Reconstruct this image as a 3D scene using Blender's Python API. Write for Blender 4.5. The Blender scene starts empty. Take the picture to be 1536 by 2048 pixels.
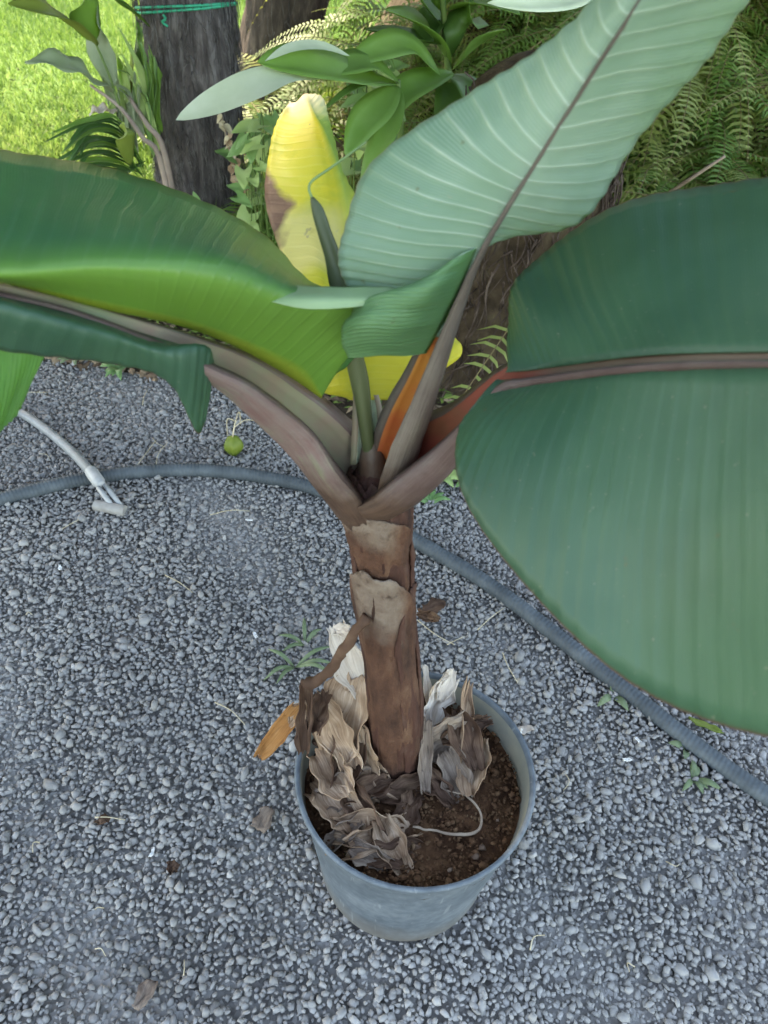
import bpy, math, random
import numpy as np
from mathutils import Vector, Matrix, noise

# ------------------------------------------------------------------ camera, sky, sun, exposure
SC = bpy.context.scene
COL = SC.collection
PITCH, ROLL, FPX = math.radians(42), math.radians(4), 1547.0
CAM = np.array([0, 0, 1.27])
_F = np.array([0, math.cos(PITCH), -math.sin(PITCH)])
_R0 = np.array([1.0, 0, 0]); _U0 = np.array([0, math.sin(PITCH), math.cos(PITCH)])
_R = _R0 * math.cos(ROLL) + _U0 * math.sin(ROLL)
_U = _U0 * math.cos(ROLL) - _R0 * math.sin(ROLL)
cd = bpy.data.cameras.new('camera'); co = bpy.data.objects.new('camera', cd); COL.objects.link(co)
co.matrix_world = Matrix(((_R[0], _U[0], -_F[0], CAM[0]), (_R[1], _U[1], -_F[1], CAM[1]), (_R[2], _U[2], -_F[2], CAM[2]), (0, 0, 0, 1)))
cd.sensor_fit = 'VERTICAL'; cd.sensor_height = 36; cd.lens = 36 * FPX / 2048
cd.clip_start = 0.02; cd.clip_end = 500
cd.dof.use_dof = True; cd.dof.focus_distance = 1.15; cd.dof.aperture_fstop = 8.5
SC.camera = co
SUN_EL, SUN_AZ = math.radians(40), math.radians(-38)       # azimuth from +Y towards +X
w = bpy.data.worlds.new('World'); SC.world = w; w.use_nodes = True
wn = w.node_tree.nodes; sky = wn.new('ShaderNodeTexSky'); sky.sky_type = 'NISHITA'; sky.sun_disc = False
sky.sun_elevation = SUN_EL; sky.sun_rotation = SUN_AZ; sky.air_density = 1.0; sky.dust_density = 1.0
w.node_tree.links.new(sky.outputs[0], wn['Background'].inputs[0]); wn['Background'].inputs[1].default_value = 0.15
sd = bpy.data.lights.new('sun', 'SUN'); so = bpy.data.objects.new('sun', sd); COL.objects.link(so)
sd.energy = 2.1; sd.angle = math.radians(5); sd.color = (1.0, 0.94, 0.82)
sdir = Vector((math.sin(SUN_AZ) * math.cos(SUN_EL), math.cos(SUN_AZ) * math.cos(SUN_EL), math.sin(SUN_EL)))
so.rotation_euler = sdir.to_track_quat('Z', 'Y').to_euler(); so.location = (-3, 4, 6)
SC.view_settings.view_transform = 'Standard'; SC.view_settings.look = 'None'
SC.view_settings.gamma = 1; SC.view_settings.exposure = 2.9
SC.view_settings.use_white_balance = True; SC.view_settings.white_balance_temperature = 8600
SC.cycles.use_denoising = True; SC.cycles.max_bounces = 8
SC.cycles.transmission_bounces = 6

# ------------------------------------------------------------------ helpers
rnd = random.Random(7); RG = np.random.default_rng(11)
def at(px, py, Y):
    d = _F + _R * (px - 768) / FPX - _U * (py - 1024) / FPX
    return CAM + d * (Y / d[1])
def gnd(px, py, z=0.0):
    d = _F + _R * (px - 768) / FPX - _U * (py - 1024) / FPX
    return CAM + d * ((z - CAM[2]) / d[2])
def sstep(a, b, x):
    t = np.clip((x - a) / (b - a), 0, 1); return t * t * (3 - 2 * t)
def nrm(v):
    v = np.asarray(v, float); return v / (np.linalg.norm(v) + 1e-12)
def cat(P, n):
    """Catmull-Rom through the rows of P, n samples"""
    P = np.asarray(P, float); m = len(P)
    E = np.vstack([2 * P[0] - P[1], P, 2 * P[-1] - P[-2]])
    t = np.linspace(0, m - 1 - 1e-9, n); i = t.astype(int); f = (t - i)[:, None]
    p0, p1, p2, p3 = E[i], E[i + 1], E[i + 2], E[i + 3]
    return 0.5 * (2 * p1 + (p2 - p0) * f + (2 * p0 - 5 * p1 + 4 * p2 - p3) * f ** 2 + (3 * p1 - p0 - 3 * p2 + p3) * f ** 3)
def meshdata(name, V, Fc, mats, smooth=True, mi=None, uv=None, col=None):
    me = bpy.data.meshes.new(name)
    me.from_pydata([tuple(map(float, v)) for v in V], [], [tuple(map(int, f)) for f in Fc])
    for m in (mats if isinstance(mats, (list, tuple)) else [mats]): me.materials.append(m)
    if smooth: me.polygons.foreach_set('use_smooth', [True] * len(me.polygons))
    if mi is not None: me.polygons.foreach_set('material_index', np.asarray(mi, dtype=np.int32))
    if uv is not None:
        l = me.uv_layers.new(name='UVMap'); idx = np.empty(len(me.loops), dtype=np.int32); me.loops.foreach_get('vertex_index', idx)
        l.data.foreach_set('uv', np.asarray(uv, dtype=np.float32)[idx].ravel())
    if col is not None:
        a = me.attributes.new('tone', 'FLOAT', 'POINT'); a.data.foreach_set('value', np.asarray(col, dtype=np.float32))
    me.update(); return me
def link(name, me, parent=None, **tags):
    o = bpy.data.objects.new(name, me); COL.objects.link(o)
    if parent is not None:
        o.parent = parent
        if parent.parent is None and parent.type == 'EMPTY': o.matrix_parent_inverse = Matrix.Translation(-Vector(parent.location))
    tag(o, **tags); return o
def tag(o, label=None, cat=None, group=None, kind=None):
    if label: o['label'] = label
    if cat: o['category'] = cat
    if group: o['group'] = group
    if kind: o['kind'] = kind
    return o
def thing(name, loc, label, cat, group=None):
    o = bpy.data.objects.new(name, None); COL.objects.link(o); o.location = [float(c) for c in loc]; o.empty_display_size = .05
    return tag(o, label, cat, group)
def grid_faces(nu, nv, wrap=False):
    i = np.arange(nu - 1)[:, None]; j = np.arange(nv if wrap else nv - 1)[None, :]; j2 = (j + 1) % nv
    return np.stack([i * nv + j, (i + 1) * nv + j, (i + 1) * nv + j2, i * nv + j2], -1).reshape(-1, 4)
def frames(P, up=(0, 0, 1)):
    T = np.gradient(P, axis=0); T /= np.linalg.norm(T, axis=1)[:, None] + 1e-12
    U = np.broadcast_to(np.asarray(up, float), T.shape)
    S = np.cross(T, U); l = np.linalg.norm(S, axis=1)[:, None]; S = np.where(l > 1e-5, S / (l + 1e-12), np.array([1., 0, 0]))
    return T, S, np.cross(S, T)
def tube(P, R, n=8, up=(0.13, 0.21, 1), caps=True):
    P = np.asarray(P, float); R = np.broadcast_to(np.asarray(R, float), (len(P),))
    T, S, U = frames(P, up); a = np.arange(n) / n * 2 * math.pi
    V = (P[:, None] + R[:, None, None] * (np.cos(a)[None, :, None] * S[:, None] + np.sin(a)[None, :, None] * U[:, None])).reshape(-1, 3)
    Fc = [tuple(f) for f in grid_faces(len(P), n, True)]
    if caps:
        Fc.append(tuple(range(n))); Fc.append(tuple(range((len(P) - 1) * n, len(P) * n))[::-1])
    return V, Fc
def merge(parts):
    V, Fc, k = [], [], 0
    for v, f in parts:
        V.append(np.asarray(v)); Fc += [tuple(int(i) + k for i in q) for q in f]; k += len(v)
    return np.vstack(V), Fc
def nz(p, s=1.0, o=0.0):
    return noise.noise(Vector((p[0] * s + o, p[1] * s - o, p[2] * s + 2 * o)))

# ---- node helpers
class M:
    def __init__(s, name):
        s.m = bpy.data.materials.new(name); s.m.use_nodes = True; s.t = s.m.node_tree; s.t.nodes.clear()
        s.out = s.t.nodes.new('ShaderNodeOutputMaterial')
    def n(s, typ, ins=None, **props):
        nd = s.t.nodes.new('ShaderNode' + typ)
        for k, v in props.items(): setattr(nd, k, v)
        for k, v in (ins or {}).items():
            if isinstance(v, bpy.types.NodeSocket): s.t.links.new(v, nd.inputs[k])
            else: nd.inputs[k].default_value = v
        return nd
    def obj(s): return s.n('TexCoord').outputs['Object']
    def noise(s, scale, detail=4, rough=.55, vec=None):
        return s.n('TexNoise', {'Scale': scale, 'Detail': detail, 'Roughness': rough, 'Vector': vec if vec is not None else s.obj()}).outputs['Fac']
    def ramp(s, fac, stops):
        r = s.n('ValToRGB', {'Fac': fac}); e = r.color_ramp.elements
        while len(e) < len(stops): e.new(.5)
        for q, (p, c) in zip(e, stops): q.position = p; q.color = (*c, 1) if len(c) == 3 else c
        return r.outputs['Color']
    def mix(s, fac, a, b, bt='MIX'):
        x = s.n('Mix', {0: fac}, data_type='RGBA', blend_type=bt)
        for i, v in ((6, a), (7, b)):
            if isinstance(v, bpy.types.NodeSocket): s.t.links.new(v, x.inputs[i])
            else: x.inputs[i].default_value = (*v, 1)
        return x.outputs[2]
    def math(s, op, a, b=0.0, c=0.0):
        return s.n('Math', {0: a, 1: b, 2: c}, operation=op).outputs[0]
    def bump(s, h, strength=.3, dist=.002, nrm=None):
        i = {'Height': h, 'Strength': strength, 'Distance': dist}
        if nrm is not None: i['Normal'] = nrm
        return s.n('Bump', i).outputs[0]
    def bsdf(s, col, rough=.6, spec=.5, normal=None, trans=None, tfac=0.0, sheen=0.0, **kw):
        i = {'Base Color': col if isinstance(col, bpy.types.NodeSocket) else (*col, 1), 'Roughness': rough, 'Specular IOR Level': spec}
        if normal is not None: i['Normal'] = normal
        i.update(kw)
        p = s.n('BsdfPrincipled', i).outputs[0]
        if tfac:
            t = s.n('BsdfTranslucent', {'Color': trans if isinstance(trans, bpy.types.NodeSocket) else (*trans, 1)}).outputs[0]
            p = s.n('MixShader', {0: tfac, 1: p, 2: t}).outputs[0]
        s.t.links.new(p, s.out.inputs[0]); return s.m

def banana_mat(name, c1, c2, vein, trans, tfac, rough, veinN=34, veinw=.16, veinmix=.5, edge=None, patch=None, spec=.5, bumpst=.35, inner=None):
    k = M(name); uv = k.n('TexCoord').outputs['UV']; sp = k.n('SeparateXYZ', {0: uv})
    u, v = sp.outputs[0], sp.outputs[1]
    av = k.math('ABSOLUTE', v)
    wob = k.math('MULTIPLY', k.noise(9, 3), .02)
    uu = k.math('ADD', k.math('SUBTRACT', u, k.math('MULTIPLY', av, .045)), wob)
    def lines(N, wd):
        f = k.math('FRACT', k.math('MULTIPLY', uu, N)); d = k.math('ABSOLUTE', k.math('SUBTRACT', f, .5))
        return k.n('MapRange', {0: d, 1: .5 - wd, 2: .5, 3: 0.0, 4: 1.0}, interpolation_type='SMOOTHSTEP').outputs[0]
    big = lines(veinN, veinw); fine = lines(veinN * 7, .3)
    fade = k.n('MapRange', {0: av, 1: .55, 2: .95, 3: 1.0, 4: .15}).outputs[0]
    bigm = k.math('MULTIPLY', k.math('MULTIPLY', big, fade), k.n('MapRange', {0: k.noise(14, 2), 1: .3, 2: .65, 3: .35, 4: 1.0}).outputs[0])
    base = k.mix(k.n('MapRange', {0: k.noise(7, 5), 1: .3, 2: .7}).outputs[0], c1, c2)
    base = k.mix(k.math('MULTIPLY', k.math('MULTIPLY', fine, k.n('MapRange', {0: k.noise(25, 3), 1: .3, 2: .7}).outputs[0]), .3), base, vein)
    bl = k.n('MapRange', {0: k.noise(3.5, 4, .6), 1: .45, 2: .75}).outputs[0]; base = k.mix(k.math('MULTIPLY', bl, .3), base, vein)
    dust = k.n('MapRange', {0: k.noise(210, 2), 1: .70, 2: .76}).outputs[0]; base = k.mix(k.math('MULTIPLY', dust, .35), base, (.30, .27, .20))
    spot = k.n('MapRange', {0: k.noise(55, 2), 1: .735, 2: .76}).outputs[0]; base = k.mix(k.math('MULTIPLY', spot, .6), base, (.09, .06, .03))
    base = k.mix(k.math('MULTIPLY', bigm, veinmix), base, vein)
    if edge:
        em = k.n('MapRange', {0: av, 1: .988, 2: .998}).outputs[0]; base = k.mix(em, base, edge)
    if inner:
        base = k.mix(k.math('MULTIPLY', k.n('MapRange', {0: k.math('ADD', av, wob), 1: .62, 2: .38}).outputs[0], .85), base, inner)  # yellow-green towards the midrib paints in light glowing through the blade
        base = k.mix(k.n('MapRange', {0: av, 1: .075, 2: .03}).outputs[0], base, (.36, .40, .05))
    tcol = trans
    if patch:
        base, tcol = patch(k, base, u, v)
    h = k.math('ADD', k.math('MULTIPLY', big, .8), k.math('ADD', k.math('MULTIPLY', fine, .3), k.math('MULTIPLY', k.noise(30, 3), .6)))
    return k.bsdf(base, k.math('ADD', rough - .08, k.math('MULTIPLY', k.noise(18, 3), .16)), spec, k.bump(h, bumpst, .0012), tcol, tfac)

def simple_mat(name, c1, c2, scale=20, rough=.7, spec=.4, bump=.4, bdist=.002, trans=None, tfac=0, detail=5, stretch=None, c3=None):
    k = M(name); vec = k.obj()
    if stretch: vec = k.n('Mapping', {0: vec, 3: stretch}).outputs[0]
    f = k.noise(scale, detail, .6, vec)
    stops = [(.3, c1), (.7, c2)] if c3 is None else [(.28, c1), (.52, c2), (.74, c3)]
    return k.bsdf(k.ramp(f, stops), rough, spec, k.bump(f, bump, bdist), trans, tfac)

MT = {}
MT['leaf_top_r'] = banana_mat('dark_leaf_top', (.014, .058, .036), (.032, .092, .05), (.07, .14, .09), (.25, .5, .06), .14, .46, 40, .3, .12, edge=(.10, .05, .04), bumpst=.25)
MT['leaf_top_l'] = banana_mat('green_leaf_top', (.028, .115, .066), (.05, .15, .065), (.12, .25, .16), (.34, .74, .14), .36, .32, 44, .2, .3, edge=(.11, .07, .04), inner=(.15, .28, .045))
MT['leaf_under'] = banana_mat('glaucous_leaf_underside', (.125, .215, .155), (.19, .285, .22), (.45, .53, .44), (.6, .8, .35), .26, .45, 30, .13, .75, edge=(.24, .22, .15), spec=.3)
MT['leaf_top_u'] = banana_mat('pale_leaf_top', (.06, .19, .06), (.09, .23, .07), (.15, .30, .14), (.55, .8, .1), .45, .4, 30, .18, .4)
MT['leaf_lobe'] = banana_mat('lobe_green', (.07, .17, .085), (.11, .22, .10), (.16, .28, .16), (.45, .75, .12), .35, .45, 20, .25, .3)
def ypatch(k, base, u, v):
    n1 = k.noise(6, 5); n2 = k.noise(22, 4)
    gr = k.n('MapRange', {0: v, 1: .02, 2: .25}).outputs[0]
    gr = k.math('MULTIPLY', gr, k.n('MapRange', {0: u, 1: .42, 2: .6}).outputs[0])
    base = k.mix(gr, base, (.22, .36, .06))
    mot = k.n('MapRange', {0: k.noise(16, 5, .65), 1: .52, 2: .68}).outputs[0]; base = k.mix(k.math('MULTIPLY', mot, .55), base, (.42, .47, .06))
    pale = k.n('MapRange', {0: k.math('ADD', u, k.math('MULTIPLY', k.math('SUBTRACT', n1, .5), .3)), 1: .80, 2: .93}).outputs[0]
    base = k.mix(pale, base, (.78, .70, .46))
    p2 = k.n('MapRange', {0: k.math('ABSOLUTE', k.math('SUBTRACT', k.math('ADD', u, k.math('MULTIPLY', k.math('SUBTRACT', n1, .5), .2)), .47)), 1: .05, 2: .1, 3: 1.0, 4: 0.0}).outputs[0]
    p2 = k.math('MULTIPLY', p2, k.n('MapRange', {0: v, 1: .25, 2: -.1}).outputs[0]); base = k.mix(k.math('MULTIPLY', p2, .4), base, (.78, .68, .45))
    br = k.math('SUBTRACT', k.n('MapRange', {0: v, 1: -.45, 2: -1.0, 3: 0.0, 4: 1.0}).outputs[0], k.math('MULTIPLY', k.math('ABSOLUTE', k.math('SUBTRACT', u, .55)), 6.0))
    br = k.math('ADD', br, k.math('MULTIPLY', k.math('SUBTRACT', n2, .5), .9))
    brm = k.n('MapRange', {0: br, 1: .25, 2: .5}).outputs[0]
    base = k.mix(brm, base, k.ramp(n2, [(.35, (.13, .06, .04)), (.65, (.30, .17, .11))]))
    tip = k.n('MapRange', {0: k.math('ADD', u, k.math('MULTIPLY', n2, .03)), 1: 1.0, 2: 1.02}).outputs[0]
    base = k.mix(tip, base, (.22, .13, .08))
    sp = k.n('MapRange', {0: n2, 1: .64, 2: .74}).outputs[0]; base = k.mix(k.math('MULTIPLY', sp, .5), base, (.36, .30, .05))
    return base, base
MT['leaf_yellow'] = banana_mat('yellow_leaf', (.72, .58, .03), (.62, .60, .05), (.75, .70, .15), (.8, .7, .1), .38, .5, 40, .2, .25, patch=ypatch)
def pet_mat(name, c1, c2, c3):
    k = M(name); fb = k.noise(1, 4, .7, k.n('Mapping', {0: k.n('TexCoord').outputs['UV'], 3: (46, 5, 1)}).outputs[0]); f = k.math('ADD', k.math('MULTIPLY', k.noise(26, 6, .6), .5), k.math('MULTIPLY', fb, .5)); n2 = k.noise(90, 4); n3 = k.noise(11, 4)
    c = k.ramp(f, [(.3, c1), (.52, c2), (.72, c3)])
    z = k.n('SeparateXYZ', {0: k.n('NewGeometry').outputs['Position']}).outputs[2]
    old = k.n('MapRange', {0: k.math('ADD', z, k.math('MULTIPLY', k.math('SUBTRACT', n3, .5), .12)), 1: .815, 2: .775}).outputs[0]
    c = k.mix(old, c, k.ramp(f, [(.35, (.03, .014, .009)), (.65, (.10, .055, .036))]))
    sp_ = k.n('MapRange', {0: n2, 1: .66, 2: .74}).outputs[0]; c = k.mix(k.math('MULTIPLY', sp_, .35), c, (.05, .03, .025))
    return k.bsdf(c, .55, .4, k.bump(k.math('ADD', f, k.math('MULTIPLY', n2, .25)), .9, .004))
MT['pet_out'] = pet_mat('petiole_outside', (.065, .034, .032), (.10, .062, .056), (.13, .105, .088))
MT['pet_out_g'] = pet_mat('petiole_outside_green', (.14, .066, .062), (.16, .11, .096), (.16, .18, .11))
MT['pet_out2'] = pet_mat('petiole_outside_grey', (.085, .06, .05), (.135, .105, .085), (.17, .15, .115))
def red_channel():
    k = M('petiole_channel_red'); y = k.n('SeparateXYZ', {0: k.n('TexCoord').outputs['UV']}).outputs[1]; f = k.noise(14, 4)
    c = k.mix(k.n('MapRange', {0: k.math('ADD', y, k.math('MULTIPLY', f, .1)), 1: .38, 2: .62}).outputs[0], k.ramp(f, [(.3, (.28, .042, .03)), (.7, (.17, .06, .028))]), k.ramp(f, [(.3, (.085, .045, .03)), (.7, (.11, .075, .05))]))
    return k.bsdf(c, .5, .4, k.bump(f, .3, .001))
MT['pet_in_red'] = red_channel()
MT['pet_in_pink'] = simple_mat('petiole_channel_pink', (.28, .15, .12), (.22, .27, .15), 12, .5, .4, .2, .001)
MT['pet_in_orange'] = simple_mat('petiole_channel_orange', (.42, .06, .03), (.55, .24, .05), 12, .45, .5, .2, .001, (.6, .25, .03), .2)
MT['midrib_red'] = simple_mat('midrib_groove_red_brown', (.15, .05, .035), (.10, .07, .04), 8, .5, .5, .2)
MT['midrib_tan'] = simple_mat('midrib_groove_tan', (.20, .16, .12), (.26, .24, .13), 8, .5, .4, .2)
MT['stem'] = simple_mat('brown_pseudostem', (.022, .008, .006), (.062, .025, .017), 34, .75, .25, 1.0, .008, stretch=(1, 1, .35), c3=(.10, .055, .04))
def sheath_mat():
    k = M('brown_sheath_with_tan_scar'); uv = k.n('SeparateXYZ', {0: k.n('TexCoord').outputs['UV']}); st = k.n('Mapping', {0: k.obj(), 3: (1, 1, .3)}).outputs[0]
    f = k.noise(32, 6, .65, st); n2 = k.noise(46, 5, .65); n3 = k.noise(13, 3)
    c = k.ramp(f, [(.3, (.028, .012, .008)), (.52, (.085, .037, .022)), (.74, (.155, .085, .052))])
    t = k.math('ADD', uv.outputs[1], k.math('MULTIPLY', k.math('SUBTRACT', n3, .5), .5)); q = k.math('ABSOLUTE', uv.outputs[0])
    tm = k.math('MULTIPLY', k.n('MapRange', {0: t, 1: .60, 2: .82}).outputs[0], k.n('MapRange', {0: k.math('ADD', q, k.math('MULTIPLY', n3, .5)), 1: 1.02, 2: .7}).outputs[0])
    tan = k.ramp(n2, [(.3, (.05, .03, .02)), (.45, (.15, .105, .08)), (.75, (.215, .165, .13))])
    c = k.mix(tm, c, tan); h = k.math('ADD', f, k.math('MULTIPLY', n2, .6))
    return k.bsdf(c, .72, .28, k.bump(h, 1.0, .007))
MT['sheath'] = sheath_mat()
MT['scar'] = simple_mat('tan_leaf_scar', (.06, .033, .022), (.16, .105, .075), 34, .75, .3, .9, .006, c3=(.26, .19, .145))
MT['cigar'] = simple_mat('rolled_leaf', (.04, .05, .02), (.08, .095, .04), 30, .5, .4, .4, .001, stretch=(1, 1, .2))
MT['cigar_tail'] = simple_mat('rolled_leaf_tail', (.12, .20, .07), (.2, .28, .1), 30, .5, .4, .3)
def dry(name, a, b, c, t):
    k = M(name); uv = k.n('TexCoord').outputs['UV']
    st = k.noise(1, 4, .6, k.n('Mapping', {0: uv, 3: (1.5, 26, 1)}).outputs[0]); n2 = k.noise(28, 5)
    f = k.math('ADD', k.math('MULTIPLY', st, .55), k.math('MULTIPLY', n2, .45))
    return k.bsdf(k.ramp(f, [(.34, a), (.5, b), (.66, c)]), .75, .25, k.bump(f, .7, .004), t, .25)
MT['dry_tan'] = dry('dry_leaf_tan', (.12, .06, .033), (.42, .275, .18), (.74, .57, .43), (.5, .32, .18))
MT['dry_pale'] = dry('dry_leaf_pale', (.42, .33, .26), (.66, .57, .49), (.8, .73, .66), (.7, .58, .45))
MT['dry_brown'] = dry('dry_leaf_brown', (.035, .018, .012), (.11, .06, .04), (.25, .155, .10), (.25, .13, .06))
MT['dry_grey'] = dry('dry_leaf_grey', (.10, .065, .048), (.25, .185, .145), (.45, .36, .29), (.3, .22, .16))
MT['dry_orange'] = dry('dry_leaf_orange', (.22, .09, .03), (.40, .18, .06), (.48, .28, .13), (.5, .25, .08))
def pot_mat():
    k = M('weathered_grey_plastic'); n1 = k.noise(9, 5); n2 = k.noise(70, 4); n3 = k.noise(4, 2)
    f = k.math('ADD', k.math('MULTIPLY', n1, .6), k.math('MULTIPLY', n2, .4))
    c = k.ramp(f, [(.34, (.06, .075, .09)), (.5, (.105, .128, .148)), (.68, (.18, .205, .225))])
    z = k.n('SeparateXYZ', {0: k.n('NewGeometry').outputs['Position']}).outputs[2]
    dirt = k.math('MULTIPLY', k.n('MapRange', {0: k.math('ADD', z, k.math('MULTIPLY', n1, .09)), 1: .13, 2: .04}).outputs[0], .65)
    c = k.mix(dirt, c, (.17, .135, .10))
    sc = k.n('MapRange', {0: k.noise(120, 2, .5, k.n('Mapping', {0: k.obj(), 3: (1, 1, .08)}).outputs[0]), 1: .66, 2: .74}).outputs[0]
    c = k.mix(k.math('MULTIPLY', sc, .35), c, (.30, .32, .33))
    return k.bsdf(c, .62, .4, k.bump(f, .25, .002))
MT['pot'] = pot_mat()
MT['pot_in'] = simple_mat('pot_inside_yellow_grey', (.16, .17, .16), (.26, .25, .20), 9, .7, .3, .3, .001, c3=(.33, .31, .24))  # lighter, yellower grey than the outer wall
MT['soil'] = simple_mat('potting_soil', (.028, .013, .008), (.08, .038, .02), 45, .95, .15, 1.0, .008, c3=(.15, .078, .04))
MT['clod'] = simple_mat('soil_clods', (.04, .02, .012), (.11, .055, .029), 60, .95, .15, .8, .002, c3=(.19, .12, .07))
def tone_mat(name, stops, rough=.8, spec=.3, nscale=160, nmix=.35, trans=None, tfac=0, bump=.5):
    k = M(name); a = k.n('Attribute', attribute_name='tone').outputs['Fac']; n1 = k.noise(nscale, 3)
    f = k.math('ADD', k.math('MULTIPLY', a, 1 - nmix), k.math('MULTIPLY', n1, nmix)); c = k.ramp(f, stops)
    return k.bsdf(c, rough, spec, k.bump(n1, bump, .001), trans if trans is None or not isinstance(trans, str) else c, tfac)
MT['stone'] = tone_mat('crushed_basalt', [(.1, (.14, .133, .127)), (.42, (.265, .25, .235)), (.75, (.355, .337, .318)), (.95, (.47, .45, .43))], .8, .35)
def gravel_sheet():
    k = M('gravel_sheet'); v = k.n('TexVoronoi', {'Scale': 95.0, 'Vector': k.obj(), 'Randomness': 1.0})
    d = v.outputs['Distance']; g = k.n('SeparateColor', {0: v.outputs['Color']}).outputs[0]
    c = k.ramp(g, [(0, (.15, .142, .135)), (.6, (.26, .248, .235)), (1, (.36, .345, .33))])
    c = k.mix(k.n('MapRange', {0: k.noise(2.5, 3), 1: .5, 2: .75}).outputs[0], c, (.10, .085, .07))
    return k.bsdf(c, .9, .2, k.bump(d, 1.0, .006))
MT['gravel_sheet'] = gravel_sheet()
MT['bed'] = simple_mat('garden_soil', (.02, .014, .009), (.06, .042, .026), 14, .95, .15, 1.0, .02, c3=(.11, .09, .05))
MT['lawn'] = simple_mat('lawn_turf', (.05, .12, .02), (.10, .2, .035), 9, .9, .2, .8, .02, c3=(.17, .26, .05))
MT['blade'] = tone_mat('grass_blades', [(.0, (.09, .18, .03)), (.5, (.18, .30, .07)), (1, (.34, .42, .15))], .6, .3, 5, .3, 'same', .4, 0)
MT['trunk'] = simple_mat('fibrous_palm_trunk', (.03, .025, .026), (.10, .085, .085), 34, .85, .3, 1.0, .02, stretch=(1, 1, .22), c3=(.26, .24, .24))
MT['trunk2'] = simple_mat('far_palm_trunk', (.03, .022, .02), (.08, .06, .055), 26, .85, .3, 1.0, .02, stretch=(1, 1, .3), c3=(.18, .14, .12))
MT['fibre'] = simple_mat('trunk_fibres', (.04, .034, .034), (.12, .11, .11), 20, .8, .3, .2, c3=(.30, .29, .29))
MT['root'] = simple_mat('thin_roots', (.02, .012, .009), (.05, .032, .024), 20, .85, .3, .4, c3=(.12, .09, .07))
MT['string'] = simple_mat('green_string', (.0, .28, .16), (.02, .42, .26), 60, .5, .4, .4, .001)
MT['hose'] = simple_mat('blue_grey_hose', (.042, .052, .058), (.07, .085, .094), 16, .62, .35, .25, .001, c3=(.12, .14, .15))
MT['hose2'] = simple_mat('pale_grey_hose', (.19, .20, .205), (.29, .305, .305), 30, .45, .5, .2, .001)
MT['fit'] = simple_mat('pale_plastic_fitting', (.32, .32, .31), (.46, .46, .45), 40, .45, .5, .2, .001)
MT['fit2'] = simple_mat('tan_grey_fitting', (.25, .23, .21), (.36, .34, .31), 40, .5, .4, .3, .001)
MT['fruit'] = simple_mat('green_husk', (.13, .18, .025), (.21, .26, .045), 30, .5, .4, .3, .001, (.4, .5, .05), .3)
MT['straw'] = simple_mat('dry_straw', (.40, .32, .20), (.62, .54, .38), 40, .7, .3, .2)
MT['flake'] = simple_mat('white_flake', (.72, .7, .66), (.85, .84, .8), 40, .7, .3, .2)
MT['stick'] = simple_mat('dry_stick', (.20, .14, .10), (.36, .28, .21), 40, .8, .3, .3)
def leafm(name, a, b, t, tf=.35, rough=.45, c3=None, sc=12):
    return simple_mat(name, a, b, sc, rough, .45, .25, .002, t, tf, c3=c3)
MT['ginger'] = leafm('ginger_leaf', (.12, .25, .05), (.20, .35, .10), (.45, .65, .1), .4)
MT['ginger_pale'] = leafm('ginger_leaf_pale', (.55, .64, .46), (.72, .79, .62), (.5, .65, .3), .3)
MT['ginger_dark'] = leafm('ginger_leaf_dark', (.05, .12, .025), (.10, .20, .045), (.25, .42, .05), .35)
MT['ginger_olive'] = leafm('ginger_leaf_olive', (.18, .26, .05), (.28, .34, .08), (.3, .38, .05), .35)
MT['ginger_grey'] = leafm('ginger_leaf_grey', (.22, .29, .17), (.36, .42, .30), (.4, .5, .25), .3)
MT['arrow'] = leafm('arrowhead_leaf', (.34, .50, .16), (.50, .62, .28), (.45, .6, .15), .35)
MT['arrow_d'] = leafm('arrowhead_leaf_dark', (.13, .27, .08), (.23, .38, .15), (.25, .4, .08), .3)
MT['fern'] = leafm('fern_green', (.07, .15, .03), (.15, .27, .055), (.25, .38, .05), .35, .55)
MT['fern_o'] = leafm('fern_olive', (.14, .19, .04), (.27, .31, .09), (.40, .44, .1), .35, .55)
MT['fern_b'] = leafm('fern_dry', (.14, .10, .05), (.24, .18, .09), (.3, .22, .1), .3, .7)
MT['strap'] = leafm('strap_leaf', (.03, .10, .025), (.08, .18, .05), (.16, .32, .05), .3)
MT['shade_crown'] = leafm('shade_crown_leaf', (.03, .08, .02), (.05, .12, .03), (.1, .2, .03), .08)
MT['leaf_curl'] = leafm('pale_green_leaf_margin', (.20, .32, .15), (.30, .42, .24), (.4, .6, .2), .3)
MT['rachis'] = simple_mat('frond_stalk', (.12, .08, .04), (.2, .16, .07), 20, .7, .3, .2)
MT['pinkstem'] = simple_mat('pinkish_stalk', (.25, .18, .16), (.36, .29, .25), 20, .6, .4, .3)
MT['greenstem'] = simple_mat('green_stalk', (.07, .13, .03), (.13, .2, .05), 20, .6, .4, .3)
MT['weed'] = leafm('weed_leaf', (.15, .21, .10), (.25, .31, .17), (.25, .4, .1), .3)
MT['moss'] = tone_mat('moss_and_low_weeds', [(.0, (.04, .08, .02)), (.5, (.10, .15, .03)), (1, (.2, .22, .06))], .8, .2, 20, .4)
MT['litter'] = tone_mat('leaf_litter', [(.0, (.05, .03, .018)), (.5, (.17, .11, .07)), (1, (.36, .27, .17))], .85, .2, 30, .4)

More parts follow.
